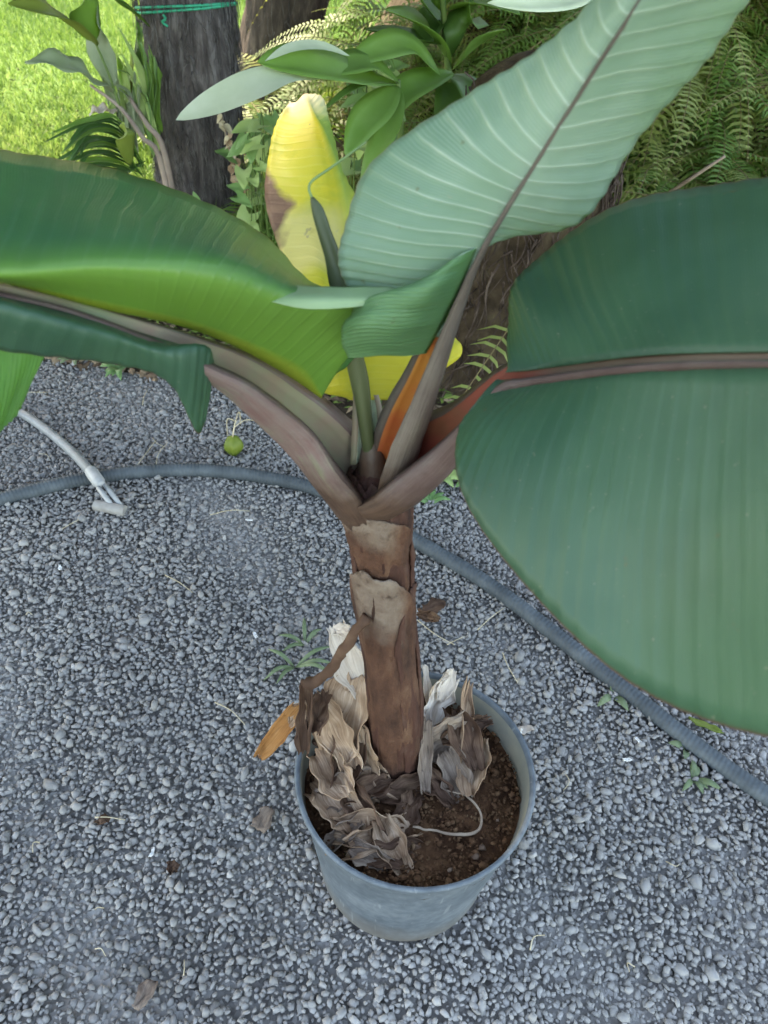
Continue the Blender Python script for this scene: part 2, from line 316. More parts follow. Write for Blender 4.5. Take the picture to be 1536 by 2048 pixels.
# ------------------------------------------------------------------ the setting
BX = [-4, -1.04, -.35, .02, .4, 1.0, 4]; BY = [2.15, 2.02, 1.92, 1.64, 1.62, 1.55, 1.5]
def border(x): return np.interp(x, BX, BY)
def hz(x, y):
    x = np.asarray(x, float); y = np.asarray(y, float); t = y - border(x)
    h = sstep(0, .6, t) * .05
    h = h + sstep(2.7, 4.3, y) * sstep(-.55, .6, x) * 1.35
    h = h + sstep(.1, .8, t) * sstep(.45, 1.1, x) * .15
    return h
def sheet(name, xs, ys, zf, mat):
    X, Y = np.meshgrid(xs, ys, indexing='ij'); Z = zf(X, Y)
    return link(name, meshdata(name, np.stack([X, Y, Z], -1).reshape(-1, 3), [f[::-1] for f in grid_faces(len(xs), len(ys))], mat), kind='structure')
sheet('ground', np.linspace(-120, 120, 9), np.linspace(-120, 120, 9), lambda x, y: 0 * x - .03, MT['lawn'])
sheet('gravel_yard', np.linspace(-6, 6, 25), np.linspace(-5, 2.4, 16), lambda x, y: 0 * x - .0036, MT['gravel_sheet'])
def bedz(x, y):
    h = hz(x, y); n_ = np.array([noise.fractal(Vector((a * 3.1, b * 3.1, 0)), 1, 2, 5) for a, b in zip(x.ravel(), y.ravel())]).reshape(x.shape)
    t = y - border(x); e = np.minimum(np.minimum(x + 5, 5 - x), 6.4 - y)
    return np.where((t < -.03), -.05, h + .025 * n_ * sstep(0, .3, t) + .004) - .1 * sstep(.3, 0, e) - .06 * sstep(-.15, -.5, x) * sstep(2.9, 3.3, y) * 1.0
sheet('garden_bed', np.linspace(-5, 5, 140), np.linspace(1.4, 6.4, 90), bedz, MT['bed'])
sheet('lawn', np.linspace(-14, 6, 60), np.linspace(3.0, 24, 60), lambda x, y: .012 + 0 * x + .02 * np.sin(x * 2.1) * np.cos(y * 1.3) - .08 * sstep(3.4, 3.0, y) - .2 * sstep(-.3, .4, x), MT['lawn'])

# lawn grass
def grass(name, pts, h0, h1, wd, mat, lean=.5, **tg):
    n = len(pts); h = RG.uniform(h0, h1, n); a = RG.uniform(0, 2 * math.pi, n); b = RG.uniform(0, 2 * math.pi, n); ln = RG.uniform(.1, lean, n) * h
    s = np.stack([np.cos(a), np.sin(a), 0 * a], -1) * (wd * RG.uniform(.6, 1.3, n))[:, None]
    lv = np.stack([np.cos(b) * ln, np.sin(b) * ln, h], -1); mid = pts + lv * np.array([.35, .35, .6])
    V = np.stack([pts - s, pts + s, mid + s * .8, mid - s * .8, pts + lv], 1).reshape(-1, 3); k = np.arange(n) * 5
    Fc = [q for i in k for q in ((i, i + 1, i + 2, i + 3), (i + 3, i + 2, i + 4))]
    tone = np.repeat(np.clip(RG.normal(.5, .22, n) + .12 * np.sin(pts[:, 0] * 3 + pts[:, 1] * 2), 0, 1), 5)
    return link(name, meshdata(name, V, Fc, mat, False, col=tone), **tg)
n = 95000; gy = 3.05 + (RG.random(n) ** 1.5) * 7; gx = RG.uniform(-1, 1, n) * (.6 * gy) - .12 * gy
k_ = (gx < -.25 + .1 * np.sin(gy * 3)) & (gx > -.58 * gy - .4); gx, gy = gx[k_], gy[k_]
grass('lawn_grass', np.stack([gx, gy, 0 * gx + .005], -1), .03, .085, .005, MT['blade'], .9, label='short sunlit green lawn grass behind the palm trunk', cat='grass', kind='stuff')

# unseen wood added beyond the lawn to block the warm horizon glow
n = 26000; wx = RG.uniform(-26, 26, n); wy = 16 + RG.normal(0, 1.3, n); top = 6.3 + 1.2 * np.sin(wx * .9) + .8 * np.sin(wx * 2.3 + 1); P = np.stack([wx, wy, RG.random(n) ** .8 * top], -1)
a = RG.normal(size=(n, 3)); a /= np.linalg.norm(a, axis=1)[:, None]; b = np.cross(a, RG.normal(size=(n, 3))); b /= np.linalg.norm(b, axis=1)[:, None]; s_ = RG.uniform(.16, .34, n)[:, None]
V = np.stack([P - a * s_, P + b * s_ * .5, P + a * s_, P - b * s_ * .5], 1).reshape(-1, 3); i4 = np.arange(n) * 4
link('horizon_screen_wood', meshdata('horizon_screen_wood', V, np.stack([i4, i4 + 1, i4 + 2, i4 + 3], -1), MT['ginger_dark'], False), label='added unseen green wood beyond the lawn, blocking the warm horizon', cat='woodland', kind='stuff')

# gravel stones (one mass)
IC = []
_p = (1 + 5 ** .5) / 2
for a in (-1, 1):
    for b in (-_p, _p): IC += [(0, a, b), (a, b, 0), (b, 0, a)]
IC = np.array(IC, float); IC /= np.linalg.norm(IC[0])
def hull20():
    F_ = []; d = np.linalg.norm(IC[:, None] - IC[None], axis=-1); e = d[d > .1].min() + 1e-3
    for i in range(12):
        for j in range(i + 1, 12):
            for k in range(j + 1, 12):
                if d[i, j] < e and d[j, k] < e and d[i, k] < e:
                    q = (i, j, k)
                    if np.dot(np.cross(IC[j] - IC[i], IC[k] - IC[i]), IC[i]) < 0: q = (i, k, j)
                    F_.append(q)
    return np.array(F_)
ICF = hull20()
def stones(name, P, r, mat, tone, flat=.6, **tg):
    n = len(P); V = np.broadcast_to(IC, (n, 12, 3)) * RG.uniform(.6, 1.3, (n, 12, 1))
    V = V * np.stack([RG.uniform(.85, 1.45, n), RG.uniform(.75, 1.1, n), RG.uniform(flat - .15, flat + .2, n)], -1)[:, None]
    q = RG.normal(size=(n, 4)) * np.array([1, .35, .35, 1]); q /= np.linalg.norm(q, axis=1)[:, None]; w_, x, y, z = q.T
    Rm = np.stack([1 - 2 * (y * y + z * z), 2 * (x * y - z * w_), 2 * (x * z + y * w_), 2 * (x * y + z * w_), 1 - 2 * (x * x + z * z), 2 * (y * z - x * w_), 2 * (x * z - y * w_), 2 * (y * z + x * w_), 1 - 2 * (x * x + y * y)], -1).reshape(n, 3, 3)
    V = np.einsum('nij,nkj->nki', Rm, V) * r[:, None, None] + P[:, None]
    Fa = (ICF[None] + (np.arange(n) * 12)[:, None, None]).reshape(-1, 3)
    me = bpy.data.meshes.new(name); me.vertices.add(n * 12); me.vertices.foreach_set('co', V.astype(np.float32).ravel())
    me.loops.add(len(Fa) * 3); me.loops.foreach_set('vertex_index', Fa.astype(np.int32).ravel())
    me.polygons.add(len(Fa)); me.polygons.foreach_set('loop_start', np.arange(0, len(Fa) * 3, 3, dtype=np.int32))
    me.materials.append(mat)
    a = me.attributes.new('tone', 'FLOAT', 'POINT'); a.data.foreach_set('value', np.repeat(tone, 12).astype(np.float32))
    me.update(calc_edges=True); return link(name, me, **tg)
sp = .0088; gy, gx = np.meshgrid(np.arange(.0, 2.2, sp * .866), np.arange(-2.3, 2.4, sp), indexing='ij')
gx = gx + (np.arange(gx.shape[0]) % 2)[:, None] * sp / 2; gx = gx.ravel() + RG.normal(0, sp * .28, gx.size); gy = gy.ravel() + RG.normal(0, sp * .28, gy.size)
k_ = (gx > -.72 - .64 * gy) & (gx < .8 + .62 * gy) & (gy < border(gx) + .05 * np.sin(gx * 9) + RG.normal(0, .05, gx.size)) & ((gx - .07) ** 2 + (gy - .565) ** 2 > .128 ** 2)
gx, gy = gx[k_], gy[k_]; n = len(gx)
und = .004 * np.sin(gx * 7 + 1) * np.sin(gy * 6) + .003 * np.sin(gx * 17 + gy * 13)
r = np.exp(RG.normal(math.log(.0047), .30, n)); big = RG.random(n) < .006; r[big] *= RG.uniform(1.2, 1.5, big.sum())
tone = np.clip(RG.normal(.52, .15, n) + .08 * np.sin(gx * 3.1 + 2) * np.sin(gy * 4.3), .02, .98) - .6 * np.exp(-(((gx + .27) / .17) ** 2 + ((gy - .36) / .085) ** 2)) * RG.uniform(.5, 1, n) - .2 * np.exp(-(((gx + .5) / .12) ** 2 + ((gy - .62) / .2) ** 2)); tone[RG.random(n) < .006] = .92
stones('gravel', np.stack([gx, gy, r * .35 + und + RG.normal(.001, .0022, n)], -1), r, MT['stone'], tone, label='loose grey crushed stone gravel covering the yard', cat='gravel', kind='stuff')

# ------------------------------------------------------------------ banana plant
BASE = gnd(797, 1525, .235)
plant = thing('banana_plant', BASE, 'young banana plant with broad green leaves and brown stem in grey pot', 'banana plant')
NU = 140
def blade(name, rows, mid, mats, nv=7, ripple=.0005, rip_n=26, und=.004, seed=0, thick=.0011, parent=None, tear=None):
    """rows: polylines of (px, py, Y) from one edge to the other across the leaf; mid: index of the midrib row"""
    W3 = [cat([at(*p) for p in r_], NU) for r_ in rows]; nr = len(W3)
    out = []; vv = []
    A = np.array(W3)                                   # nr, NU, 3
    ns = (nr - 1) * nv + 1
    G = np.array([cat(A[:, i], ns) for i in range(NU)])      # NU, ns, 3
    s = np.linspace(0, nr - 1, ns); vs = np.where(s < mid, (s - mid) / max(mid, 1), (s - mid) / max(nr - 1 - mid, 1))
    Nn = np.cross(np.gradient(G, axis=0), np.gradient(G, axis=1)); Nn /= np.linalg.norm(Nn, axis=-1)[..., None] + 1e-9
    u = np.linspace(0, 1, NU)
    for i in range(NU):
        for j in range(ns):
            a = abs(vs[j]); amp = a ** .7 * min(1, 8 * u[i] + .1)
            d = ripple * math.sin(2 * math.pi * rip_n * (u[i] - .05 * a)) * amp
            d += und * nz((u[i] * 7 + seed, vs[j] * 1.3, seed * 3.1)) * amp * 2
            G[i, j] += Nn[i, j] * d
    uv = np.stack([np.repeat(u, ns), np.tile(vs, NU)], -1)
    me = meshdata(name, G.reshape(-1, 3), grid_faces(NU, ns), mats, uv=uv)
    o = link(name, me, parent if parent is not None else plant)
    md = o.modifiers.new('thickness', 'SOLIDIFY'); md.thickness = thick; md.offset = 0; md.material_offset = 1; md.material_offset_rim = 0
    return o
def channel(name, pts, radii, up, parent, mats, half=88, n=9, inner=.62, N=46, half_end=None):
    P = cat([at(*p) for p in pts], N); R = cat(np.array(radii)[:, None], N)[:, 0]
    T, S, U = frames(P, up); V = []; uv = [(q / (2 * n), i / (N - 1)) for i in range(N) for q in range(2 * n)]
    for i in range(N):
        hf = math.radians(half + ((half_end or half) - half) * i / (N - 1)); a = np.linspace(-hf, hf, n)
        for rr, aa in ((R[i], a), (R[i] * inner, a[::-1])):
            for t in aa: V.append(P[i] + rr * (math.sin(t) * S[i] - math.cos(t) * U[i]))
    m = 2 * n; Fc = grid_faces(N, m, True); mi = np.tile(np.array([0] * (n - 1) + [0] + [1] * (n - 1) + [0]), N - 1)
    V = np.array(V)
    V += np.array([[.0009 * nz(v, 60), .0009 * nz(v, 60, 5), 0] for v in V])
    Fc = [tuple(f) for f in Fc] + [tuple(range(m)), tuple(range((N - 1) * m, N * m))[::-1]]
    return link(name, meshdata(name, V, Fc, mats, mi=list(mi) + [0, 0], uv=uv), parent)

# left leaf: far edge ... crest ... midrib ... near crest ... near edge
e = [(690, 735, .61), (800, 588, .615), (640, 575, .70), (520, 475, .74), (345, 372, .72), (110, 308, .68), (-150, 275, .62), (-450, 330, .52), (-790, 560, .40)]
c = [(668, 752, .605), (765, 606, .58), (610, 588, .565), (440, 530, .54), (235, 505, .505), (0, 515, .465), (-220, 485, .435), (-520, 480, .40), (-795, 562, .385)]
m = [(645, 772, .60), (575, 722, .588), (470, 682, .57), (355, 648, .545), (200, 618, .51), (0, 566, .47), (-200, 532, .44), (-500, 515, .40), (-800, 565, .38)]
mf = [(642, 796, .605), (578, 752, .595), (474, 694, .578), (356, 650, .553), (204, 617, .512), (4, 564, .472)] + [(p[0] + 4, p[1] - 3, p[2] + .002) for p in m[6:]]
mn = [(428, 722, .552), (404, 704, .545), (300, 672, .53), (200, 642, .508), (0, 592, .468), (-200, 552, .44), (-500, 532, .40), (-800, 570, .38)]
c2 = [(427, 724, .548), (408, 706, .533), (330, 706, .508), (215, 672, .487), (0, 620, .447), (-200, 578, .424), (-500, 556, .385), (-800, 572, .378)]
e2 = [(425, 730, .545), (398, 866, .535), (345, 775, .52), (230, 730, .50), (0, 693, .46), (-200, 660, .43), (-500, 640, .385), (-800, 576, .376)]
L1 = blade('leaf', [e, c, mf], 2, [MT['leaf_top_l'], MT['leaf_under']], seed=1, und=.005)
tag(L1, 'bright green leaf arching to the left, its near half folded down')
blade('blade_half', [mn, c2, e2], 0, [MT['leaf_top_r'], MT['leaf_under']], seed=6, und=.003, parent=L1)
channel('petiole', [(752, 1070, .616), (740, 1010, .611), (708, 940, .606), (632, 846, .60), (525, 758, .578), (430, 708, .556), (200, 624, .512), (0, 572, .472), (-300, 524, .424), (-780, 565, .382)],
        [.022, .036, .043, .040, .033, .024, .0105, .0085, .006, .003], (.1, -.1, 1), L1, [MT['pet_out_g'], MT['pet_in_pink']], half=112, half_end=66)
blade('curled_margin', [[(524, 580, .585), (600, 572, .578), (700, 576, .568), (770, 574, .572), (806, 584, .575)], [(524, 590, .565), (605, 594, .552), (700, 597, .55), (765, 594, .558), (804, 590, .57)], [(530, 600, .555), (610, 618, .545), (700, 615, .545), (760, 606, .556), (802, 594, .57)]], 1, [MT['leaf_curl'], MT['leaf_curl']], seed=15, und=.0006, ripple=0, parent=L1)
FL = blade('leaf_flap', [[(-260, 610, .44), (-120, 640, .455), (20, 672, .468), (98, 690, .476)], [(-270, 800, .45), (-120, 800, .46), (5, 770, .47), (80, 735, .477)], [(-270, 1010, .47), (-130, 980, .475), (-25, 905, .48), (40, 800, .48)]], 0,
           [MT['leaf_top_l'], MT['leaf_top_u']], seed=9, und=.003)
tag(FL, 'torn hanging piece of the left leaf at the picture edge')

# up-right leaf, underside towards the camera
lf = [(800, 600, .585), (716, 596, .59), (682, 540, .595), (690, 455, .60), (748, 325, .615), (925, 195, .61), (1068, 92, .59), (1212, -40, .57), (1340, -240, .54), (1530, -520, .52)]
lm = [(840, 630, .578), (810, 590, .575), (805, 545, .572), (820, 465, .570), (880, 362, .575), (1000, 250, .57), (1120, 120, .555), (1240, -20, .54), (1370, -220, .525), (1545, -520, .515)]
mm = [(872, 672, .574), (905, 605, .569), (935, 538, .564), (972, 468, .559), (1020, 392, .553), (1082, 298, .545), (1180, 145, .532), (1272, 0, .52), (1400, -200, .51), (1560, -520, .51)]
rm = [(878, 668, .575), (912, 602, .571), (948, 520, .567), (995, 475, .566), (1085, 418, .564), (1165, 318, .562), (1280, 152, .55), (1385, 0, .54), (1520, -200, .525), (1575, -520, .515)]
re = [(884, 664, .576), (918, 598, .573), (960, 506, .575), (1030, 474, .585), (1155, 440, .60), (1250, 330, .605), (1372, 158, .60), (1492, 0, .585), (1630, -190, .56), (1590, -520, .52)]
L2 = blade('leaf', [lf, lm, mm, rm, re], 2, [MT['leaf_top_u'], MT['leaf_under']], seed=2, und=.004, rip_n=30, ripple=.0007)
tag(L2, 'tall upright leaf showing its pale glaucous underside and grey midrib')
channel('petiole', [(760, 1040, .612), (768, 975, .604), (790, 880, .595), (840, 760, .585), (905, 606, .572), (962, 488, .562), (1082, 298, .547), (1272, 0, .522), (1400, -200, .512), (1560, -520, .51)],
        [.016, .024, .026, .019, .0105, .006, .0037, .003, .0025, .002], (-.9, -.3, .2), L2, [MT['pet_out2'], MT['pet_in_orange']], half=128, half_end=95)

blade('basal_lobe', [[(958, 492, .562), (922, 570, .566), (886, 645, .571), (852, 706, .576)], [(905, 520, .552), (850, 585, .54), (810, 655, .542), (800, 715, .56)], [(830, 575, .562), (770, 592, .545), (735, 650, .535), (745, 715, .555)], [(790, 585, .575), (715, 612, .56), (683, 660, .55), (697, 712, .562)]], 0, [MT['leaf_under'], MT['leaf_lobe']], seed=12, und=.003, parent=L2)
# right leaf
ue = [(1020, 738, .565), (1012, 655, .60), (1028, 560, .63), (1125, 466, .665), (1330, 390, .67), (1565, 350, .62), (1920, 390, .52), (2350, 850, .30)]
um = [(1015, 742, .562), (1028, 698, .575), (1075, 640, .575), (1190, 590, .565), (1380, 548, .54), (1630, 530, .49), (1960, 575, .41), (2370, 870, .27)]
mr = [(1005, 748, .56), (1045, 745, .547), (1120, 735, .525), (1265, 716, .475), (1440, 708, .425), (1680, 712, .37), (2000, 770, .31), (2400, 900, .24)]
lm_ = [(995, 760, .555), (968, 800, .53), (1005, 880, .475), (1170, 985, .405), (1370, 1085, .345), (1660, 1110, .29), (2030, 1100, .26), (2410, 930, .23)]
le = [(985, 768, .552), (916, 850, .515), (940, 1015, .44), (1115, 1238, .345), (1330, 1408, .285), (1610, 1480, .235), (2050, 1400, .22), (2420, 960, .225)]
mlo = [(p[0] - 2, p[1] + 13, p[2] - .004) for p in mr]; mup = [(p[0] + 6, p[1] - 3, p[2] + .002) for p in mr]
L3 = blade('leaf', [le, lm_, mlo], 2, [MT['leaf_top_r'], MT['leaf_under']], seed=3, und=.005, rip_n=34, ripple=.0005)
blade('blade_half', [mup, um, ue], 0, [MT['leaf_top_r'], MT['leaf_under']], seed=5, und=.005, rip_n=34, ripple=.0005, parent=L3)
tag(L3, 'large dark green leaf filling the right side, red brown along the midrib')
channel('petiole', [(750, 1012, .612), (756, 972, .60), (790, 932, .592), (840, 892, .584), (900, 848, .575), (1000, 756, .556), (1060, 744, .540), (1120, 738, .522), (1265, 720, .474), (1440, 712, .424), (1680, 716, .37), (2000, 774, .31), (2400, 902, .24)],
        [.024, .038, .043, .039, .030, .020, .0145, .0125, .0105, .009, .0075, .0055, .003], (-.1, -.14, 1), L3, [MT['pet_out'], MT['pet_in_red']], half=104, half_end=76)

# yellowing leaf behind
yl = [(700, 800, .645), (625, 765, .67), (600, 650, .72), (565, 520, .78), (532, 400, .85), (538, 290, .92), (565, 225, .97), (577, 200, 1.0)]
ym_ = [(715, 800, .64), (668, 740, .66), (650, 620, .70), (630, 500, .765), (605, 385, .84), (592, 285, .91), (590, 225, .965), (592, 203, 1.0)]
ym = [(735, 800, .64), (722, 730, .66), (708, 640, .69), (693, 550, .74), (668, 375, .83), (640, 270, .91), (618, 210, .97), (606, 190, 1.005)]
yr = [(760, 800, .64), (835, 740, .66), (790, 640, .69), (735, 530, .75), (692, 375, .85), (658, 270, .925), (632, 212, .98), (612, 187, 1.01)]
ye = [(800, 800, .645), (925, 705, .68), (860, 620, .72), (775, 520, .78), (712, 378, .88), (675, 275, .95), (643, 215, .995), (618, 182, 1.015)]
L4 = blade('leaf', [yl, ym_, ym, yr, ye], 2, [MT['leaf_yellow'], MT['leaf_yellow']], seed=4, und=.006, rip_n=30)
tag(L4, 'dying yellow leaf with brown patches standing behind the stem')
channel('petiole', [(735, 930, .615), (735, 830, .63), (722, 735, .663), (694, 550, .742), (668, 375, .833), (640, 270, .913), (606, 190, 1.007)], [.018, .015, .010, .006, .005, .004, .002], (0, -1, .6), L4, [MT['pet_in_pink'], MT['ginger_pale']])
V, Fc = tube(cat([at(*p) for p in [(752, 1010, .612), (747, 950, .613), (743, 905, .615), (740, 875, .618)]], 20), np.linspace(.022, .006, 20), 14); link('inner_sheath', meshdata('inner_sheath', V, Fc, MT['pet_out2']), plant)
# rolled young leaf with its thread
P = cat([at(*p) for p in [(744, 950, .612), (726, 810, .615), (705, 700, .62), (688, 590, .625), (668, 520, .632), (648, 462, .64), (632, 415, .648), (624, 395, .652)]], 36)
R_ = np.interp(np.linspace(0, 1, 36), [0, .2, .45, .6, .8, .92, 1], [.006, .008, .009, .0068, .0052, .0032, .0016]); th = np.linspace(0, 9, 36)
V, Fc = tube(P, R_, 10)
V = V.reshape(36, 10, 3); a_ = np.arange(10) / 10 * 2 * math.pi
V = P[:, None] + (V - P[:, None]) * (1 + .22 * np.maximum(0, np.cos(a_[None] - th[:, None])) ** 6)[..., None]
RL = link('rolled_leaf', meshdata('rolled_leaf', V.reshape(-1, 3), Fc, MT['cigar']), plant, label='dark rolled young leaf spike in front of the yellow leaf')
V, Fc = tube(cat([at(*p) for p in [(624, 396, .652), (618, 378, .654), (624, 362, .657), (655, 340, .664), (692, 314, .675), (732, 284, .688)]], 24), np.linspace(.0012, .0010, 24), 6)
link('leaf_thread', meshdata('leaf_thread', V, Fc, MT['cigar_tail']), RL)

# pseudostem
SP = cat([BASE - np.array([0, 0, .03]), at(790, 1400, .605), at(776, 1250, .612), at(765, 1120, .612), at(757, 1040, .611), at(750, 985, .612), at(745, 930, .614)], 60)
SR = np.interp(np.linspace(0, 1, 60), [0, .08, .3, .55, .72, .85, 1], [.039, .034, .0305, .030, .0335, .033, .012])
V, Fc = tube(SP, SR, 28); Vn = V.reshape(60, 28, 3)
for i in range(60):
    for j in range(28):
        p = Vn[i, j]; d = (p - SP[i]) / SR[i]
        p += d * (.0035 * nz((d[0] * 1.4, d[1] * 1.4, p[2] * 9)) + .0012 * nz((d[0] * 9, d[1] * 9, p[2] * 14), 1, 3))
ST = link('pseudostem', meshdata('pseudostem', Vn.reshape(-1, 3), Fc, MT['stem']), plant)
def sheath(t0, t1, ang, half, lift, mat, point=.7, nn=34, na=30):
    """old leaf base wrapped round the stem between t0 (low) and t1 (its rounded top) facing angle ang (0 = camera)"""
    V = []; uv = []
    for i in range(nn):
        s = i / (nn - 1)
        for j in range(na):
            q = j / (na - 1) * 2 - 1
            tt = t0 + (t1 - t0) * s * (1 - (1 - point) * abs(q) ** 2.2) + .02 * s * nz((q * 3, ang, t1)) + .008 * s * nz((q * 11, ang, t0))
            f = np.clip(tt, 0, 1) * 59; i0 = min(int(f), 58); c0 = SP[i0] + (SP[i0 + 1] - SP[i0]) * (f - i0); r0 = np.interp(f, range(60), SR)
            a = math.radians(ang + half * q * (1 + .12 * nz((s * 5, ang, q)) + .05 * nz((s * 17, ang, q)))); d = np.array([math.sin(a), -math.cos(a), 0])
            rr = r0 + .002 + lift * (s ** 2.5) + .0035 * nz((a * 2, tt * 9, ang)) + .002 * nz((a * 7, tt * 16, ang)) + .0012 * nz((a * 16, tt * 30, ang)) + .004 * max(0, abs(q) - .8) * (1 + nz((s * 6, ang, 0)))
            V.append(c0 + d * rr); uv.append((q, s))
    o = link('sheath', meshdata('sheath', V, grid_faces(nn, na), mat, uv=uv), plant)
    md = o.modifiers.new('thickness', 'SOLIDIFY'); md.thickness = .002; md.offset = 0
    return o
sheath(.02, .53, -14, 80, .007, MT['sheath'], .74)
sheath(.30, .83, -20, 78, .006, MT['sheath'], .76)
sheath(.05, .45, 78, 60, .004, MT['stem'], .75)
sheath(.40, .84, 70, 66, .002, MT['stem'], .78)
sheath(.66, .97, -62, 70, .003, MT['stem'], .75)
sheath(.60, .97, 28, 60, .002, MT['stem'], .8)
sheath(.05, .62, -110, 70, .003, MT['stem'], .7)
sheath(.1, .75, 150, 80, .003, MT['stem'], .7)

# dry leaf pieces
def crumple(name, P0, L, W, d, up, roll, bend, amp, mat, parent, seed, nu=30, nv=17, twist=0, taper=.3, fold=0.0):
    P0 = np.asarray(P0, float); d = nrm(d); s = nrm(np.cross(d, up)); u = np.cross(s, d); V = []; uv = []
    for i in range(nu):
        t = i / (nu - 1); wd = W * (math.sin(math.pi * min(.96, max(.1, t * .94 + .03))) ** taper)
        wd *= 1 + .35 * nz((t * 4, seed, 0))
        ca = P0 + d * L * (math.sin(bend * t) / bend if abs(bend) > .01 else t) + u * L * ((1 - math.cos(bend * t)) / bend if abs(bend) > .01 else 0)
        tw = twist * t
        for j in range(nv):
            q = j / (nv - 1) * 2 - 1
            ang = roll * q * (1 + .3 * nz((t * 3, seed * 2.0, q))); rr = wd / max(.3, abs(roll))
            if abs(roll) > .05: a, b = math.sin(ang) * rr, (1 - math.cos(ang)) * rr
            else: a, b = q * wd, 0
            b += fold * abs(q) * wd
            sn, cn = math.sin(tw), math.cos(tw); p = ca + s * (a * cn - b * sn) + u * (a * sn + b * cn)
            g = Vector((t * 3.2 + seed * 7.7, q * 2.2, seed * 1.3))
            nv_ = noise.noise_vector(g) * amp * 1.5 + noise.noise_vector(g * 2.1) * amp * .45 + noise.noise_vector(g * 6.1) * amp * .14
            rid = (abs(noise.noise(Vector((q * 4.5 + seed, t * 1.6, seed)))) - .25) * amp * 1.1
            tear = d * (.12 * L * nz((q * 5, seed * 3.0, 1.0)) * (t > .75 or t < .2)) + s * (.16 * wd * nz((t * 4, seed, 2.0)) * (abs(q) > .8))
            V.append(p + np.array(nv_) + u * rid + tear); uv.append((t, q * .5 + .5))
    o = link(name, meshdata(name, V, grid_faces(nu, nv), mat, uv=uv), parent)
    md = o.modifiers.new('thickness', 'SOLIDIFY'); md.thickness = .0009; md.offset = 0
    return o
Z = np.array([0, 0, 1.0])
def dl(px0, py0, z0, px1, py1, z1, W, roll, bend, amp, mat, seed, label=None, **k):
    a, b = gnd(px0, py0, z0), gnd(px1, py1, z1); d = b - a; L = np.linalg.norm(d); up = k.pop('up', (-.1, -.5, 1))
    o = crumple('dead_leaf', a, L * 1.2, W * 1.05, d, up, roll, bend, amp * (.45 + .4 * ((seed * 7.3) % 1)), MT[mat], plant, seed, **({'twist': ((seed * 3.7) % 1 - .5) * 1.4} | k))
    if label: o['label'] = label
    return o
# hanging twisted stalk on the left and its dry blade
V, Fc = tube(cat([at(735, 1235, .578), at(712, 1262, .572), at(680, 1310, .575), at(650, 1350, .58), at(618, 1366, .585), at(604, 1362, .59)], 26), np.interp(np.linspace(0, 1, 26), [0, .3, .8, 1], [.006, .0065, .0075, .004]), 8)
V += np.array([[.0045 * nz(v, 70), .0045 * nz(v, 70, 4), .004 * nz(v, 60, 8)] for v in V])
hs = link('dead_stalk', meshdata('dead_stalk', V, Fc, MT['dry_brown']), plant, label='dark twisted stalk hanging down from the stem')
dl(618, 1360, .405, 622, 1470, .315, .02, 1.9, .3, .006, 'dry_brown', 3.3, up=(-.3, -1, .2))
dl(630, 1390, .37, 690, 1500, .29, .03, .9, .4, .008, 'dry_tan', 4.4, up=(.2, -1, .6))
dl(600, 1415, .345, 525, 1500, .27, .016, 1.1, -.2, .0035, 'dry_orange', 5.1, 'folded orange brown dead leaf end hanging over the pot rim', up=(-.2, -.6, 1))
dl(622, 1400, .355, 590, 1440, .325, .014, .8, .2, .003, 'dry_tan', 5.7)
dl(680, 1250, .44, 720, 1385, .37, .028, .8, -.4, .005, 'dry_pale', 6.2, 'bleached pale dead leaf piece left of the stem', up=(-.5, -1, .4))
dl(668, 1262, .435, 700, 1262, .445, .012, .9, .5, .004, 'dry_pale', 6.6)
dl(718, 1345, .385, 668, 1490, .305, .04, 1.0, -.3, .007, 'dry_tan', 7.2, 'pale tan crumpled dead leaf hanging left of the stem', up=(-.5, -1, .5))
dl(722, 1400, .34, 690, 1545, .27, .03, 1.2, .3, .007, 'dry_brown', 8.1, up=(-.4, -1, .6))
dl(640, 1470, .275, 720, 1520, .265, .03, 1.4, .3, .008, 'dry_brown', 8.8)
dl(690, 1490, .275, 765, 1590, .258, .026, 1.2, -.5, .005, 'dry_tan', 9.4, up=(-.4, -.5, 1))
dl(630, 1560, .252, 760, 1625, .262, .04, 1.0, -.7, .007, 'dry_tan', 10.2, 'wide curled tan dead leaf lying on the soil at the left')
dl(640, 1600, .255, 740, 1560, .272, .03, 1.3, -.5, .006, 'dry_grey', 10.9)
dl(670, 1660, .25, 800, 1680, .252, .034, 1.6, -.6, .008, 'dry_tan', 11.3)
dl(690, 1700, .25, 830, 1660, .252, .03, 1.5, -.5, .007, 'dry_tan', 12.7, 'rosette of curled grey dead leaf at the front of the soil')
dl(740, 1710, .247, 840, 1700, .25, .02, 1.2, -.6, .005, 'dry_brown', 13.1)
dl(720, 1640, .258, 660, 1690, .25, .02, 1.8, -.4, .005, 'dry_grey', 13.9)
dl(760, 1590, .252, 860, 1560, .252, .022, 1.0, -.3, .007, 'dry_brown', 14.6)
dl(850, 1440, .315, 840, 1560, .26, .014, 1.2, .2, .003, 'dry_grey', 15.2, up=(.8, -.8, .5))
dl(930, 1440, .30, 860, 1500, .275, .035, .8, -.4, .006, 'dry_grey', 16.3, 'grey papery dead leaf standing right of the stem', up=(.3, -1, .4))
dl(900, 1350, .33, 850, 1420, .29, .022, 1.0, .5, .006, 'dry_pale', 17.1, up=(.5, -1, .4))
dl(890, 1500, .275, 930, 1580, .252, .03, 1.2, -.3, .006, 'dry_grey', 18.4, up=(.2, -.6, 1))
dl(960, 1480, .27, 945, 1580, .25, .025, 1.3, .4, .007, 'dry_tan', 19.2)
dl(935, 1360, .31, 915, 1490, .275, .013, 1.4, .2, .004, 'dry_tan', 20.5, up=(.3, -1, .4))
dl(905, 1340, .335, 880, 1390, .31, .012, .6, .3, .002, 'dry_pale', 20.9, up=(.3, -1, .4))
